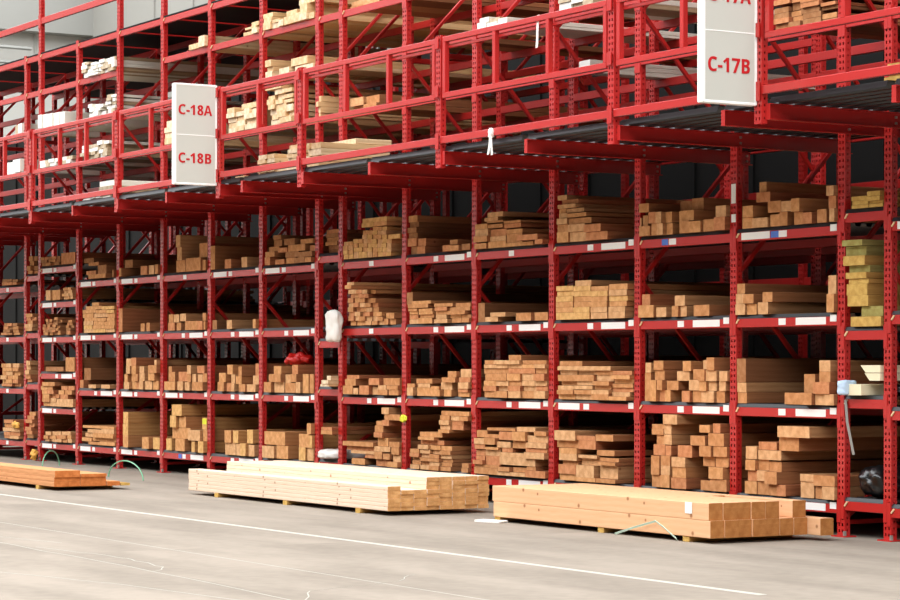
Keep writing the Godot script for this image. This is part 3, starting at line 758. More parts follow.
	cell(7, 4, [[169,2601,108,53,30,1,31,283,2601,107,52,30,1,31,395,2601,107,74,30,1,31,506,2601,106,70,30,1,31,617,2601,105,65,30,1,31,727,2601,104,61,30,1,31,836,2601,103,57,30,1,31,945,2601,103,52,30,1,31,1052,2601,102,48,30,1,31,1159,2601,101,44,30,1,31],[169,2654,108,48,30,1,31,282,2653,107,48,30,1,31,506,2671,106,48,30,1,31,617,2666,105,47,30,1,31,727,2662,104,47,30,1,31,836,2658,103,47,30,1,31,944,2653,103,47,30,1,31,1052,2649,102,47,30,1,31,1159,2645,101,47,30,1,31],[169,2702,108,48,30,1,31,282,2701,107,48,30,1,31,395,2675,107,48,30,1,31,836,2705,103,47,30,1,31,944,2700,103,47,30,1,31,1052,2696,102,47,30,1,31,1159,2691,101,47,30,1,31],[395,2723,107,48,30,1,31,506,2718,106,48,30,1,31,617,2714,105,47,30,1,31,727,2709,104,47,30,1,31,1159,2738,101,47,30,1,31],[169,2750,108,48,30,1,31,282,2749,107,48,30,1,31,394,2771,107,48,30,1,31,506,2766,106,48,30,1,31,617,2761,105,47,30,1,31,727,2756,104,47,30,1,31,836,2752,103,47,30,1,31,944,2747,103,47,30,1,31,1052,2743,102,47,30,1,31],[616,2809,105,47,30,1,31,726,2804,104,47,30,1,31,836,2799,103,47,30,1,31,944,2794,103,47,30,1,31,1052,2789,102,47,30,1,31,1175,2785,262,49,30,1,31],[616,2856,105,47,30,1,31,726,2851,104,47,30,1,31,835,2846,103,47,30,1,31,944,2841,103,47,30,1,31,1051,2836,102,47,30,1,31],[835,2893,103,44,30,1,31,944,2888,103,44,30,1,31,1051,2883,102,44,30,1,31],[603,2937,269,49,30,1,31,877,2937,293,49,30,1,31],[603,2986,269,50,30,1,31,877,2986,293,50,30,1,31]])
	cell(7, 5, [[113,4270,307,60,-100,7,32,425,4270,301,60,-100,7,32],[113,4330,307,91,-100,7,32,425,4330,301,90,-100,7,32]])
	cell(7, 7, [[99,5420,318,45,-100,7,32,422,5420,361,45,-100,7,32,788,5420,412,44,-100,7,32],[99,5465,318,53,-100,7,32,421,5465,361,52,-100,7,32,788,5464,412,52,-100,7,32]])
	cell(7, 8, [[648,3793,304,59,500,4,5,957,3795,357,58,500,4,5]])
	cell(8, 1, [[293,620,270,46,60,0,30],[293,666,253,38,60,0,30]])
	cell(8, 2, [[355,1165,172,28,120,4,30,403,1194,160,45,120,4,30,532,1165,31,29,120,4,30],[468,1239,95,49,120,4,30]])
	cell(8, 4, [[99,2690,286,46,-100,2,31],[99,2736,285,46,-100,2,31],[99,2782,285,46,-100,2,31],[99,2828,285,46,-100,2,31],[99,2874,285,46,-100,2,31],[99,2920,285,46,-100,2,31]])
	cell(8, 5, [[99,4270,37,39,30,4,32],[99,4309,53,69,30,4,32],[99,4378,53,59,30,4,32],[99,4437,53,66,30,4,32]])
	cell(8, 8, [[1607,3495,72,93,950,4,9,1684,3495,224,88,950,4,9],[1607,3588,72,72,950,4,9,1684,3583,224,72,950,4,9],[1607,3660,72,72,950,4,9,1684,3654,224,72,950,4,9],[1622,3732,57,63,950,4,9,1684,3726,224,64,950,4,9]])
	cell(9, 1, [[184,300,313,144,30,3,30,519,300,300,158,30,3,30,1102,300,163,151,30,3,30,1287,300,150,150,30,3,30],[183,459,400,157,30,3,30,605,459,151,159,30,3,30,1102,451,263,157,30,3,30,1376,450,61,148,30,3,30],[1336,608,101,128,30,3,30]])
	cell(9, 2, [[217,1082,189,123,30,0,30,429,1082,256,125,30,0,30,707,1082,167,116,30,0,30,886,1082,114,117,30,0,30,1015,1082,113,129,30,0,30,1167,1082,145,223,30,0,30,1341,1082,97,224,30,0,30],[305,1206,143,95,30,0,30,463,1206,204,95,30,0,30,707,1197,150,101,30,0,30,879,1210,148,93,30,0,30],[463,1302,194,95,30,0,30,878,1303,148,110,30,0,30]])
	cell(9, 4, [[246,2601,136,95,30,2,30,476,2601,238,60,30,2,30,753,2601,234,72,30,2,30,993,2601,264,63,30,2,30,1279,2601,158,57,30,2,30],[753,2673,336,68,30,2,30,1094,2664,343,63,30,2,30],[264,2696,241,63,30,2,30],[580,2740,237,55,30,2,30,821,2740,435,78,30,2,30,1311,2727,126,70,30,2,30],[299,2760,276,56,30,2,30],[440,2815,204,76,30,2,30,718,2819,269,76,30,2,30,1127,2819,310,54,30,2,30],[474,2892,204,55,30,2,30]])
	cell(9, 5, [[329,4270,275,56,30,4,32,609,4270,305,70,30,4,32],[364,4326,170,64,30,4,32,556,4340,220,76,30,4,32,781,4340,149,56,30,4,32],[310,4389,188,64,30,4,32,521,4415,255,82,30,4,32,781,4395,166,79,30,4,32],[328,4453,171,56,30,4,32],[292,4509,171,64,30,4,32,521,4498,186,55,30,4,32,712,4498,218,38,30,4,32],[274,4572,171,48,30,4,32,486,4553,204,67,30,4,32,694,4553,235,47,30,4,32],[468,4620,204,65,30,4,32,677,4620,253,45,30,4,32],[256,4685,415,52,30,4,32]])
	cell(9, 6, [[202,4850,172,68,30,4,31,589,4850,254,68,30,4,31,984,4850,453,50,30,4,31],[220,4918,154,54,30,4,31,831,4918,418,92,30,4,31],[220,4972,154,80,30,4,31]])
	cell(9, 7, [[154,5420,194,87,30,4,32,353,5420,177,63,30,4,32,570,5420,127,76,30,4,32,708,5420,218,91,30,4,32,931,5420,198,103,30,4,32,1134,5420,179,78,30,4,32,1318,5420,119,70,30,4,32],[154,5507,201,64,30,4,32,377,5483,188,37,30,4,32,1134,5498,179,113,30,4,32],[708,5523,269,59,30,4,32],[98,5571,263,51,30,4,32],[1033,5611,247,62,30,4,32,1285,5611,152,62,30,4,32]])
	cell(9, 8, [[1963,3495,226,49,1000,4,10,2194,3495,191,49,1000,4,10,2390,3495,252,48,1000,4,10,2679,3495,137,67,1000,4,10,2821,3495,121,57,1000,4,10],[1996,3544,210,48,1000,4,10,2211,3544,174,47,1000,4,10,2390,3543,252,47,1000,4,10,2695,3562,247,47,1000,4,10],[1963,3592,243,49,1000,4,10,2210,3591,174,49,1000,4,10,2679,3609,122,48,1000,4,10,2805,3609,136,38,1000,4,10],[1996,3641,193,48,1000,4,10,2194,3641,191,47,1000,4,10,2694,3656,137,48,1000,4,10,2837,3647,105,47,1000,4,10],[2029,3688,193,47,1000,4,10,2226,3688,158,47,1000,4,10,2726,3704,215,46,1000,4,10],[2748,3750,193,43,1000,4,10]])
	cell(10, 1, [[544,300,296,148,30,3,30,860,300,151,144,30,3,30,1023,300,149,156,30,3,30,1196,300,159,142,30,3,30],[563,449,180,153,30,3,30,789,449,144,156,30,3,30,1163,456,155,167,30,3,30]])
	cell(10, 2, [[369,1082,174,115,30,0,30,556,1082,154,108,30,0,30,730,1082,89,98,30,0,30,973,1082,179,93,30,0,30,1157,1082,239,92,30,0,30],[388,1196,186,116,30,0,30,715,1180,104,112,30,0,30,827,1174,159,98,30,0,30,1277,1174,154,107,30,0,30],[597,1292,150,120,30,0,30,916,1273,91,117,30,0,30,1349,1280,88,148,30,0,30]])
	cell(10, 3, [[102,1852,126,118,10,2,32,595,1852,146,111,30,0,29,1361,1852,76,111,30,0,29]])
	cell(10, 4, [[102,2601,126,298,10,2,32,505,2601,177,116,30,0,29,956,2601,154,126,30,0,29]])
	cell(10, 5, [[605,4270,239,58,30,4,32,849,4270,236,61,30,4,32,1108,4270,329,63,30,4,32],[604,4328,239,66,30,4,32,849,4331,236,65,30,4,32,1108,4333,330,65,30,4,32],[604,4394,239,58,30,4,32,848,4396,236,57,30,4,32,1107,4398,330,65,30,4,32],[604,4451,239,58,30,4,32,848,4453,236,57,30,4,32,1107,4463,141,65,30,4,32,1254,4463,184,52,30,4,32],[642,4509,201,61,30,4,32,978,4528,452,65,30,4,32]])
	cell(10, 7, [[1011,5420,270,44,30,4,32,1286,5420,151,65,30,4,32],[1085,5485,287,28,30,4,32,1250,5512,188,49,30,4,32]])
	cell(10, 8, [[2677,3495,220,63,950,4,9]])
	cell(11, 1, [[214,300,162,153,30,3,30,505,300,282,160,30,3,30,1054,300,95,135,30,3,30,1265,300,160,146,30,3,30],[380,460,548,143,30,3,30,953,447,354,136,30,3,30,1320,447,118,151,30,3,30],[400,603,181,150,30,3,30,607,603,203,144,30,3,30,1303,598,134,145,30,3,30],[462,754,303,145,30,3,30]])
	cell(11, 2, [[211,1082,328,112,30,0,30,646,1082,162,115,30,0,30,850,1082,136,108,30,0,30,1071,1082,312,109,30,0,30],[294,1194,203,125,30,0,30,604,1197,268,123,30,0,30,902,1189,104,102,30,0,30,1030,1191,107,102,30,0,30,1170,1191,134,98,30,0,30,1317,1191,120,111,30,0,30],[314,1319,99,69,30,0,30,889,1292,116,111,30,0,30,1130,1302,213,96,30,0,30]])
	cell(11, 3, [[249,1852,203,104,30,0,30,520,1852,131,100,30,0,30,778,1852,173,119,30,0,30,980,1852,203,116,30,0,30,1207,1852,153,112,30,0,30,1385,1852,52,105,30,0,30],[270,1956,141,107,30,0,30,436,1956,160,104,30,0,30,642,1971,178,95,30,0,30,1345,1964,92,99,30,0,30]])
	cell(11, 4, [[496,2601,282,152,30,0,31,803,2601,297,171,30,0,31,1165,2601,173,164,30,0,31,1351,2601,87,129,30,0,31],[557,2753,138,170,30,0,31,1204,2765,234,181,30,0,31],[556,2922,138,155,30,0,31]])
	cell(11, 5, [[219,4270,286,79,30,4,31],[218,4349,286,69,30,4,31],[218,4418,286,69,30,4,31],[218,4488,286,87,30,4,31]])
	cell(11, 7, [[915,5420,315,68,30,4,30,1254,5420,183,135,30,4,30]])
	cell(12, 1, [[334,300,174,163,30,3,31,976,300,211,155,30,3,31,1227,300,211,153,30,3,31],[333,463,174,154,30,3,31],[310,617,166,158,30,3,31]])
	cell(12, 2, [[353,1082,174,95,30,0,30,541,1082,141,96,30,0,30,710,1082,92,106,30,0,30,850,1082,126,111,30,0,30,999,1082,228,111,30,0,30,1253,1082,170,118,30,0,30],[353,1176,107,108,30,0,30,509,1178,128,107,30,0,30,665,1188,149,98,30,0,30,824,1192,165,106,30,0,30,1146,1200,201,100,30,0,30],[442,1285,120,107,30,0,30,585,1285,141,112,30,0,30,775,1298,148,89,30,0,30,1167,1299,271,106,30,0,30],[352,1392,174,99,30,0,30,540,1397,164,107,30,0,30,1367,1405,70,70,30,0,30]])
	cell(12, 3, [[102,1852,126,319,10,2,31,803,1852,126,108,30,0,30,1078,1852,103,111,30,0,30]])
	cell(12, 4, [[188,2601,72,114,30,0,30,857,2601,213,120,30,0,30,1118,2601,167,120,30,0,30,1341,2601,96,124,30,0,30],[206,2715,264,110,-50,2,30]])
	cell(12, 8, [[1919,3495,249,85,700,6,7,2173,3495,328,85,700,6,7],[1090,3718,261,78,700,6,7,1356,3718,214,78,700,6,7]])
	cell(13, 1, [[499,300,400,41,30,0,30,904,300,533,52,30,0,30],[271,341,343,53,30,0,30,619,352,818,51,30,0,30],[354,404,355,53,30,0,30,714,404,723,62,30,0,30],[474,465,518,50,30,0,30,997,465,440,62,30,0,30],[329,527,1108,37,30,0,30]])
	cell(13, 2, [[102,1082,126,111,10,2,31,543,1082,257,52,30,0,29,1018,1082,297,53,30,0,29],[98,1192,246,169,-100,2,31]])
	cell(13, 3, [[362,1852,341,51,30,1,31,708,1852,419,47,30,1,31,1132,1852,305,41,30,1,31],[362,1903,293,56,30,1,31,660,1903,420,52,30,1,31,1085,1899,352,50,30,1,31],[361,1959,341,56,30,1,31,707,1955,372,55,30,1,31,1085,1949,353,55,30,1,31],[361,2014,436,47,30,1,31,802,2009,370,45,30,1,31,1178,2004,260,44,30,1,31],[322,2061,380,66,30,1,31,707,2061,465,59,30,1,31,1177,2048,260,64,30,1,31],[332,2127,465,46,30,1,31,802,2120,370,44,30,1,31,1177,2112,260,46,30,1,31],[419,2173,567,50,30,1,31,990,2165,447,48,30,1,31],[658,2224,256,45,30,1,31]])
	cell(13, 4, [[561,2601,609,59,30,2,30,1397,2601,41,100,30,2,30],[416,2660,340,56,30,2,30,870,2660,300,119,30,2,30],[560,2780,352,48,30,2,30],[357,2827,341,63,30,2,30]])
	cell(13, 5, [[322,4270,198,50,30,6,30,525,4270,196,50,30,6,30,726,4270,147,50,30,6,30,877,4270,174,50,30,6,30,1056,4270,163,63,30,6,30],[249,4320,155,50,30,6,30,409,4320,173,50,30,6,30,587,4320,152,50,30,6,30,744,4320,165,50,30,6,30,915,4320,141,50,30,6,30,1060,4333,144,49,30,6,30],[278,4371,174,50,30,6,30,457,4371,182,50,30,6,30,644,4370,166,50,30,6,30,815,4370,141,50,30,6,30,962,4382,182,57,30,6,30],[297,4421,179,50,30,6,30,481,4421,201,50,30,6,30,687,4420,161,50,30,6,30,853,4439,183,58,30,6,30,1041,4439,163,43,30,6,30]])
	cell(13, 6, [[541,4850,172,48,30,6,30,718,4850,166,66,30,6,30,889,4850,159,51,30,6,30,1170,4850,139,66,30,6,30,1313,4850,124,53,30,6,30],[589,4916,181,60,30,6,30,775,4916,160,43,30,6,30,1109,4916,134,53,30,6,30,1248,4916,166,40,30,6,30,1419,4903,18,38,30,6,30],[546,4976,134,52,30,6,30,685,4976,152,39,30,6,30,841,4959,165,42,30,6,30,1114,4969,181,47,30,6,30,1299,4956,138,43,30,6,30],[1169,5016,166,42,30,6,30,1340,4999,97,43,30,6,30],[1099,5058,176,54,30,6,30,1280,5058,157,37,30,6,30]])
	cell(13, 7, [[312,5420,188,68,30,6,30,505,5420,187,48,30,6,30,697,5420,194,28,30,6,30,896,5420,155,48,30,6,30,1056,5420,172,48,30,6,30,1233,5420,189,47,30,6,30],[283,5488,155,52,30,6,30,443,5488,168,35,30,6,30,616,5468,200,37,30,6,30,820,5468,146,48,30,6,30,971,5468,154,48,30,6,30,1130,5468,194,48,30,6,30,1330,5467,108,47,30,6,30],[466,5523,163,46,30,6,30,635,5505,166,46,30,6,30,806,5516,174,48,30,6,30,985,5516,187,48,30,6,30,1177,5515,166,47,30,6,30,1348,5515,89,47,30,6,30],[263,5540,199,51,30,6,30,548,5569,186,40,30,6,30,739,5564,156,24,30,6,30,900,5564,178,48,30,6,30,1083,5563,149,48,30,6,30,1237,5563,143,47,30,6,30,1384,5562,53,47,30,6,30],[238,5590,146,51,30,6,30,389,5590,154,35,30,6,30]])
	cell(13, 8, [[2045,3495,164,46,750,6,7,2215,3495,163,46,750,6,7,2382,3495,184,45,750,6,7,2571,3495,151,45,750,6,7,2726,3495,193,45,750,6,7],[1981,3541,192,46,750,6,7,2178,3541,181,46,750,6,7,2364,3541,188,45,750,6,7,2557,3540,208,45,750,6,7,2771,3540,206,45,750,6,7],[2054,3587,201,46,750,6,7,2260,3587,207,46,750,6,7,2472,3586,151,45,750,6,7,2628,3586,203,45,750,6,7,2836,3585,157,45,750,6,7],[2633,3631,456,87,750,6,7]])
	cell(14, 1, [[347,300,151,31,30,0,28,502,300,186,35,30,0,28,693,300,148,41,30,0,28,846,300,172,45,30,0,28,1023,300,161,49,30,0,28,1189,300,144,54,30,0,28],[320,331,172,53,30,0,28,497,335,145,54,30,0,28,647,341,149,52,30,0,28,800,345,168,52,30,0,28,973,349,191,52,30,0,28,1169,354,145,52,30,0,28],[372,389,202,51,30,0,28,579,393,180,52,30,0,28,764,397,163,53,30,0,28,932,401,202,52,30,0,28,1139,406,140,52,30,0,28]])
	cell(14, 2, [[234,809,271,56,30,0,28,510,809,272,60,30,0,28,828,809,609,112,30,0,28],[250,869,286,55,30,0,28,541,869,206,58,30,0,28],[276,923,260,58,30,0,28,541,927,282,58,30,0,28,975,921,271,63,30,0,28],[213,982,230,57,30,0,28,447,985,253,57,30,0,28,909,984,202,60,30,0,28,1116,984,254,62,30,0,28],[155,1039,230,58,30,0,28,390,1042,228,57,30,0,28,970,1046,231,59,30,0,28,1206,1046,231,61,30,0,28],[249,1099,224,57,30,0,28,478,1099,273,59,30,0,28]])
	cell(14, 3, [[311,1311,357,68,30,2,28,673,1311,401,68,30,2,28,1104,1311,333,202,30,2,28]])
	cell(14, 4, [[282,1835,115,39,30,2,28,402,1835,104,39,30,2,28,511,1835,114,39,30,2,28,629,1835,118,38,30,2,28,752,1835,92,38,30,2,28,849,1835,91,60,30,2,28,1142,1835,90,57,30,2,28,1237,1835,104,56,30,2,28],[282,1874,99,39,30,2,28,386,1874,135,39,30,2,28,526,1874,108,38,30,2,28,640,1873,123,38,30,2,28,768,1895,112,39,30,2,28,1132,1892,105,38,30,2,28,1242,1891,119,38,30,2,28],[276,1912,115,39,30,2,28,396,1912,130,39,30,2,28,531,1912,108,38,30,2,28,644,1912,123,38,30,2,28,773,1934,117,38,30,2,28,1167,1930,100,37,30,2,28,1272,1928,109,37,30,2,28],[308,1951,120,39,30,2,28,433,1951,104,39,30,2,28,541,1950,93,38,30,2,28,639,1950,123,38,30,2,28,767,1972,107,38,30,2,28,1137,1967,90,38,30,2,28,1232,1967,100,37,30,2,28],[318,1990,120,39,30,2,28,443,1990,129,39,30,2,28,577,1989,103,38,30,2,28,685,2011,123,40,30,2,28,813,2011,107,38,30,2,28,1172,2005,120,37,30,2,28,1296,2004,119,37,30,2,28],[318,2029,94,39,30,2,28,417,2029,99,39,30,2,28,520,2028,98,38,30,2,28,623,2050,128,39,30,2,28,757,2050,107,37,30,2,28]])
	cell(14, 5, [[410,2338,176,145,30,0,28,591,2338,164,144,30,0,28,760,2338,158,144,30,0,28,1044,2338,151,42,30,0,28,1200,2338,110,42,30,0,28,1315,2338,109,42,30,0,28],[1034,2380,136,42,30,0,28,1175,2380,120,42,30,0,28,1299,2380,129,42,30,0,28],[1024,2422,111,42,30,0,28,1139,2422,125,42,30,0,28,1269,2421,124,42,30,0,28],[1049,2463,151,42,30,0,28,1204,2463,129,42,30,0,28]])
	cell(14, 6, [[157,2840,152,43,30,2,28,314,2840,146,43,30,2,28,465,2840,119,42,30,2,28,589,2840,134,42,30,2,28,727,2840,128,42,30,2,28,921,2840,517,162,30,2,28],[198,2883,115,43,30,2,28,319,2883,115,43,30,2,28,439,2883,145,42,30,2,28,589,2882,129,42,30,2,28,722,2882,143,42,30,2,28],[177,2925,142,43,30,2,28,324,2925,125,43,30,2,28,454,2925,150,42,30,2,28,609,2925,154,42,30,2,28,768,2924,107,42,30,2,28]])
	cell(14, 15, [[155,4270,210,52,30,6,30,370,4270,166,52,30,6,30,541,4270,216,52,30,6,30,762,4270,163,52,30,6,30,930,4270,192,51,30,6,30,1126,4270,155,51,30,6,30],[102,4322,200,53,30,6,30,307,4322,203,52,30,6,30,515,4322,201,52,30,6,30,721,4322,178,52,30,6,30,904,4322,207,51,30,6,30,1116,4321,210,51,30,6,30]])
	cell(14, 16, [[99,4850,138,195,30,6,30,241,4850,162,194,30,6,30,439,4850,186,183,30,6,30,631,4850,225,182,30,6,30,886,4850,172,172,30,6,30]])
	cell(15, 1, [[196,327,242,55,30,2,26],[196,382,237,55,30,2,26],[163,437,237,55,30,2,26],[233,492,204,55,30,2,26],[152,547,264,55,30,2,26],[146,602,275,55,30,2,26],[216,658,247,55,30,2,26]])
	cell(15, 2, [[165,1152,178,47,30,0,26],[133,1199,200,67,30,0,26],[170,1265,162,67,30,0,26],[143,1333,162,67,30,0,26],[202,1399,151,67,30,0,26]])
	cell(15, 3, [[119,1904,168,51,30,0,26,291,1904,150,51,30,0,26],[99,1955,155,51,30,0,26,259,1955,193,51,30,0,26],[129,2007,178,51,30,0,26,312,2006,145,51,30,0,26],[140,2058,173,51,30,0,26,317,2057,182,51,30,0,26],[101,2109,146,51,30,0,26,253,2109,172,51,30,0,26]])
	cell(15, 4, [[228,2745,188,46,30,2,26,421,2745,139,40,30,2,26],[217,2791,146,71,30,2,26,368,2791,187,66,30,2,26],[265,2862,156,69,30,2,26],[249,2931,145,71,30,2,26,399,2931,164,66,30,2,26]])
	cell(16, 1, [[697,300,281,40,30,0,28,984,300,365,48,30,0,28],[703,340,281,60,30,0,28,989,348,376,60,30,0,28],[680,408,398,53,30,0,28,1083,408,303,62,30,0,28],[651,461,315,60,30,0,28,972,470,310,57,30,0,28],[679,527,382,54,30,0,28]])
	cell(16, 2, [[541,1082,255,42,30,0,28,801,1082,252,44,30,0,28,1058,1082,265,46,30,0,28],[557,1126,261,59,30,0,28,823,1128,246,58,30,0,28,1074,1128,216,60,30,0,28],[574,1186,260,59,30,0,28,840,1186,207,60,30,0,28,1052,1188,211,60,30,0,28],[574,1245,215,61,30,0,28,794,1246,263,60,30,0,28,1063,1247,243,60,30,0,28],[596,1306,249,60,30,0,28,850,1306,207,60,30,0,28,1062,1307,243,60,30,0,28],[568,1366,204,60,30,0,28,777,1367,213,60,30,0,28,995,1367,272,60,30,0,28]])
	cell(16, 3, [[582,1852,243,37,30,2,28,831,1852,235,34,30,2,28,1071,1852,249,32,30,2,28],[582,1889,198,48,30,2,28,786,1889,202,46,30,2,28,993,1886,239,46,30,2,28],[616,1937,204,48,30,2,28,825,1935,207,48,30,2,28,1037,1932,216,47,30,2,28],[621,1985,187,48,30,2,28,813,1985,207,46,30,2,28,1026,1983,194,45,30,2,28]])
	cell(16, 4, [[630,2601,209,49,30,2,28,844,2601,213,43,30,2,28,1062,2601,177,37,30,2,28],[618,2650,187,45,30,2,28,810,2650,224,39,30,2,28,1039,2644,211,38,30,2,28]])
	cell(16, 5, [[599,4270,249,182,30,6,28,852,4270,246,180,30,6,28,1103,4270,298,196,30,6,28]])
	cell(16, 6, [[1073,4850,216,140,30,6,28,1294,4850,144,139,30,6,28]])
	cell(16, 8, [[2049,3495,319,97,600,6,6,2373,3495,314,96,600,6,6]])

func stack_piece(base: String, tone: String, l: float, w: float, h: float, xr: float, y: float, z: float, label: String, cat: String, grp: String) -> void:
	# lies along the aisle: its right end at xr, its aisle side at z
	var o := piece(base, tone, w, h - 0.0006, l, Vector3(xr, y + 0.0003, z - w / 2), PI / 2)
	tag(o, label, cat, grp)

func floor_stacks() -> void:
	# right: two layers of eight square timbers
	var g := "square timbers of the right floor stack"
	var y0 := 0.045
	for k in 8:
		var z := 1.45 - 0.139 * k
		var out: float = [0.0, 0.008, -0.006, 0.01, 0.0, 0.004, 0.01, 0.17][k]
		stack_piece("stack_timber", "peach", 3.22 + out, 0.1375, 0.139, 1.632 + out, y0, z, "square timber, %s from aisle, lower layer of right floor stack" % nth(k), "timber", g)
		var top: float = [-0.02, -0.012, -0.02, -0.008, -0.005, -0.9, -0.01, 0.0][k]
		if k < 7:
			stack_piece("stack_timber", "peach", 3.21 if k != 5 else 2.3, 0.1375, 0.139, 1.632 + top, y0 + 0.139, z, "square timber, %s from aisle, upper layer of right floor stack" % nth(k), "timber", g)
	for x in [-1.54, 0.1, 1.3]:
		var o := piece("bearer", "yellow", 0.089, 0.044, 1.05, Vector3(x, 0.0005, 1.44))
		tag(o, "short wood bearer under right floor stack, %s" % {-1.54: "left end", 0.1: "middle", 1.3: "right end"}[x], "bearer")
	# middle: pale framing lumber, five layers in front and eight behind
	g = "pale boards of the middle floor stack"
	var yb := 0.045
	var h := 0.0385
	for r in 8:
		var z := 1.91
		for c in 8:
			var w := 0.14 if c < 7 else 0.125
			if r < 5 or (r == 5 and c == 0) or c >= 3:
				var l := 4.4 if r < 5 else (4.38 if c == 0 else 4.2 + 0.12 * (c % 2))
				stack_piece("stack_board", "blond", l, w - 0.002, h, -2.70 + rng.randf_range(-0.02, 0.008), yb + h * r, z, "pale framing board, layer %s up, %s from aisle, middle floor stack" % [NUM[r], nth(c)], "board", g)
			z -= w
	for x in [-6.4, -4.8, -3.28]:
		var o := piece("bearer", "yellow", 0.089, 0.044, 1.1, Vector3(x, 0.0005, 1.92))
		tag(o, "short wood bearer under middle floor stack, %s from its left end" % ORD[[-6.4, -4.8, -3.28].find(x)], "bearer")
	# left: a few wide cinnamon planks
	g = "wide planks of the left floor stack"
	var rows := [[0.045, 2.94, 0.31, -8.44, 0.055], [0.1, 2.94, 0.31, -8.44, 0.05], [0.15, 2.94, 0.305, -8.42, 0.075], [0.045, 2.63, 0.31, -8.43, 0.105], [0.15, 2.63, 0.31, -8.41, 0.035], [0.045, 2.32, 0.155, -8.4, 0.05], [0.045, 2.165, 0.11, -8.37, 0.03]]
	var said := ["lowest plank nearest aisle", "middle plank nearest aisle", "top plank nearest aisle", "thick lower plank in second column", "thin top plank in second column", "low single plank in third column", "narrow slat farthest from aisle"]
	for k in rows.size():
		var r: Array = rows[k]
		stack_piece("stack_plank", "cinnamon" if k < 6 else "yellow", 4.2, r[2] - 0.004, r[4], r[3], r[0], r[1], "orange %s, left floor stack" % said[k], "plank", g)
	for x in [-8.94, -11.2]:
		var o := piece("bearer", "yellow", 0.089, 0.044, 0.9, Vector3(x, 0.0005, 2.945))
		tag(o, "short wood bearer under left floor stack, %s" % ("right one" if x > -10 else "left one"), "bearer")

func arc(c: Vector3, r: float, h: float, dir: Vector3, n := 18) -> Array:
	var p := []
	for k in n + 1:
		var t := PI * k / n
		p.append(c + dir * (r * cos(t)) + Vector3(0, h * sin(t) + 0.004, 0))
	return p

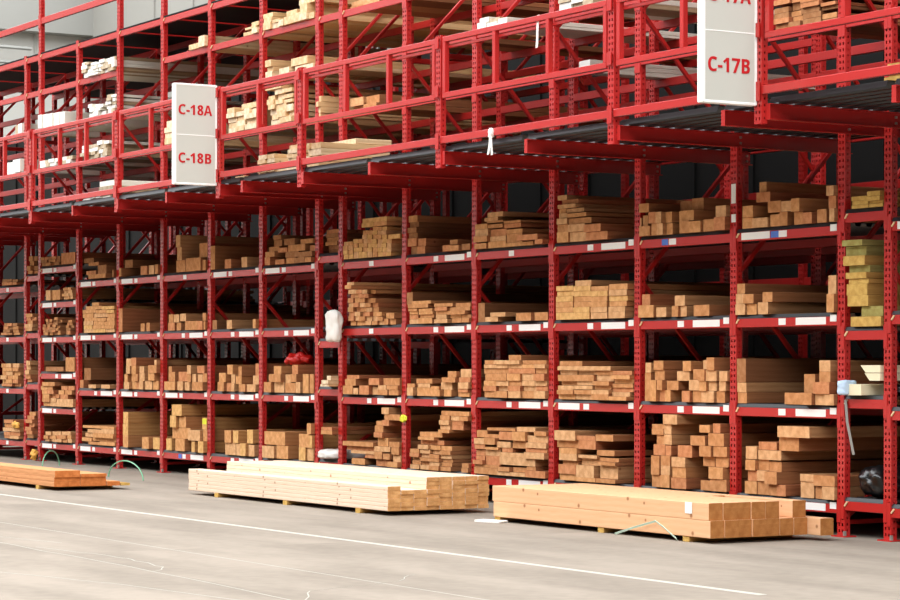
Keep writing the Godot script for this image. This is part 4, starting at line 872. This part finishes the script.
func small_things() -> void:
	var o: Node3D
	# straps on the floor
	o = put(self, "strap", tube_mesh(arc(Vector3(-14.4, 0, 0.62), 0.33, 0.22, Vector3(0.74, 0, 0.67)), 0.008), M.strap_green)
	tag(o, "green plastic strap standing in an arc behind the left floor stack", "strap")
	o = put(self, "strap", tube_mesh(arc(Vector3(-10.68, 0, 1.115), 0.58, 0.22, Vector3(0.99, 0, 0.03)), 0.008), M.strap_green)
	tag(o, "green plastic strap looped on floor right of the left stack", "strap")
	o = put(self, "strap", band_mesh([Vector3(0.40, 0.004, 1.50), Vector3(0.66, 0.075, 1.475), Vector3(0.93, 0.137, 1.468), Vector3(1.05, 0.09, 1.468), Vector3(1.22, 0.008, 1.468)], Vector3(0, 0.016, 0.008)), M.strap_pale)
	tag(o, "pale green strap bent like a tent against the right floor stack", "strap")
	o = put(self, "floor_tag", bar_mesh(0.3, 0.02, 0.12, 0.006), M.plastic, Vector3(-1.50, 0.011, 1.53), Vector3(0, 0.3, 0))
	tag(o, "scrap of white plastic on floor by right stack's left end", "plastic scrap")
	o = put(self, "paper_tag", bar_mesh(0.09, 0.09, 0.004, 0.001), M.white, Vector3(1.35, 0.275, 1.4535))
	tag(o, "white paper tag stapled on the right floor stack", "tag")
	# white strips and ribbons on steel
	o = thing("white_strip", "white tape strip in two lengths on third post from right", "tape", Vector3(px[2] + 0.05, 2.8, 0.003))
	put(o, "tape", bar_mesh(0.06, 0.17, 0.003, 0.001), M.white, Vector3(0, 0.115, 0))
	put(o, "tape", bar_mesh(0.06, 0.07, 0.003, 0.001), M.white, Vector3(0, -0.1, 0))
	o = thing("ribbon", "white ribbon knotted on the low guard rail, tails hanging", "ribbon", Vector3(px[3] - 0.42, 3.52, LA + 0.022))
	put(o, "knot", lump_mesh(Vector3(0.06, 0.09, 0.04), 0.012, 30, 2), M.plastic, Vector3(0, -0.03, 0.01))
	put(o, "tail", band_mesh([Vector3(-0.015, -0.02, 0.02), Vector3(-0.03, -0.1, 0.02), Vector3(-0.055, -0.18, 0.02)], Vector3(0.05, 0, 0.01)), M.plastic)
	put(o, "tail", band_mesh([Vector3(0.0, -0.02, 0.026), Vector3(0.02, -0.1, 0.03), Vector3(0.03, -0.19, 0.03)], Vector3(0.05, 0, 0.012)), M.plastic)
	o = put(self, "ribbon", band_mesh([Vector3(px[2] - 1.15, 4.53, LA - 0.005), Vector3(px[2] - 1.15, 4.42, LA + 0.005), Vector3(px[2] - 1.17, 4.3, LA - 0.005), Vector3(px[2] - 1.18, 4.24, LA - 0.005)], Vector3(0.035, 0, 0.0)), M.plastic)
	tag(o, "white ribbon hanging from the top tube of a guard gate", "ribbon")
	# bags, wraps and tags in the shelves
	o = put(self, "plastic_sheet", lump_mesh(Vector3(0.28, 0.35, 0.09), 0.03, 9, 12, 6.0), M.plastic, Vector3(-7.17, 1.67, 0.09))
	tag(o, "white plastic sheet hanging bunched in front of middle narrow bay", "sheet")
	o = put(self, "white_bundle", lump_mesh(Vector3(0.46, 0.11, 0.9), 0.03, 8, 4, 5.0), M.plastic, Vector3(px[8] + 0.33, 0.331, -0.38))
	tag(o, "white wrapped bundle on the lowest shelf of middle narrow bay", "bundle")
	o = put(self, "red_tarp", lump_mesh(Vector3(0.4, 0.12, 0.3), 0.07, 9, 9, 2.0), M.tarp_red, Vector3(-8.62, 1.412, -0.22))
	tag(o, "crumpled red tarp lying on timbers, second shelf, ninth full bay", "tarp")
	o = put(self, "tarp_bundle", lump_mesh(Vector3(0.42, 0.27, 1.4), 0.07, 7, 21, 4.0), M.black_plastic, Vector3(px[1] + 0.34, 0.329, -0.72))
	tag(o, "crumpled black plastic bundle on lowest shelf of right narrow bay", "bundle")
	o = thing("wrapped_board", "pale board with blue plastic end wrap sticking out of right narrow bay", "board", Vector3(px[1] + 0.165, 1.169, 0.06))
	put(o, "wood", bar_mesh(0.2, 0.09, 1.6), M.cream, Vector3(0.1, 0.046, -0.8))
	put(o, "wrap", lump_mesh(Vector3(0.1, 0.12, 0.14), 0.008, 20, 5, 8.0), M.pale_blue, Vector3(0.0, 0.001, -0.02))
	o = thing("cream_panels", "two cream panels with slanted ends on second shelf of right narrow bay", "panel", Vector3(px[1] + 0.36, 1.29, 0.0))
	for k in 2:
		var st := SurfaceTool.new()
		st.begin(Mesh.PRIMITIVE_TRIANGLES)
		prism_into(st, [Vector2(0.06 - 0.05 * k, 0), Vector2(0.19, 0), Vector2(0.19, 0.06), Vector2(0.0 - 0.05 * k, 0.06)], -1.2, 0.02)
		put(o, "panel", st.commit(), M.cream, Vector3(0, 0.065 * k, 0))
	o = put(self, "spare_block", lump_mesh(Vector3(0.17, 0.09, 0.9), 0.02, 9, 44, 6.0), M.black_plastic, Vector3(px[1] + 0.475, 1.1705, -0.62))
	tag(o, "dark wrapped block under the cream panels, right narrow bay", "bundle")
	o = put(self, "film_strip", band_mesh([Vector3(px[1] + 0.1, 1.13, 0.012), Vector3(px[1] + 0.13, 0.95, 0.02), Vector3(px[1] + 0.2, 0.68, 0.01)], Vector3(0.03, 0.004, 0)), M.steel)
	tag(o, "grey plastic film strip hanging across the second post from right", "film")
	o = put(self, "yellow_tag", bar_mesh(0.12, 0.07, 0.004, 0.001), M.yellow, Vector3(-10.62, 0.70, 0.075))
	tag(o, "yellow paper tag on timber end, lowest shelf, eleventh full bay", "tag")
	o = put(self, "yellow_tag", lump_mesh(Vector3(0.15, 0.075, 0.02), 0.03, 26, 7, 2.0), M.yellow, Vector3(px[6] + 0.08, 0.79, 0.025))
	tag(o, "crumpled yellow tag tied on the seventh post from right", "tag")
	o = put(self, "yellow_tag", lump_mesh(Vector3(0.3, 0.1, 0.03), 0.04, 22, 17, 2.0), M.amber, Vector3(-17.2, 0.46, 0.07))
	tag(o, "amber tag on board ends beside the leftmost narrow bay", "tag")
	o = put(self, "post_wrap", lump_mesh(Vector3(0.12, 0.16, 0.08), 0.05, 18, 27, 2.0), M.amber, Vector3(px[14] + 0.06, 0.013, 0.085))
	tag(o, "crumpled amber wrap at the foot of the post left", "wrap")
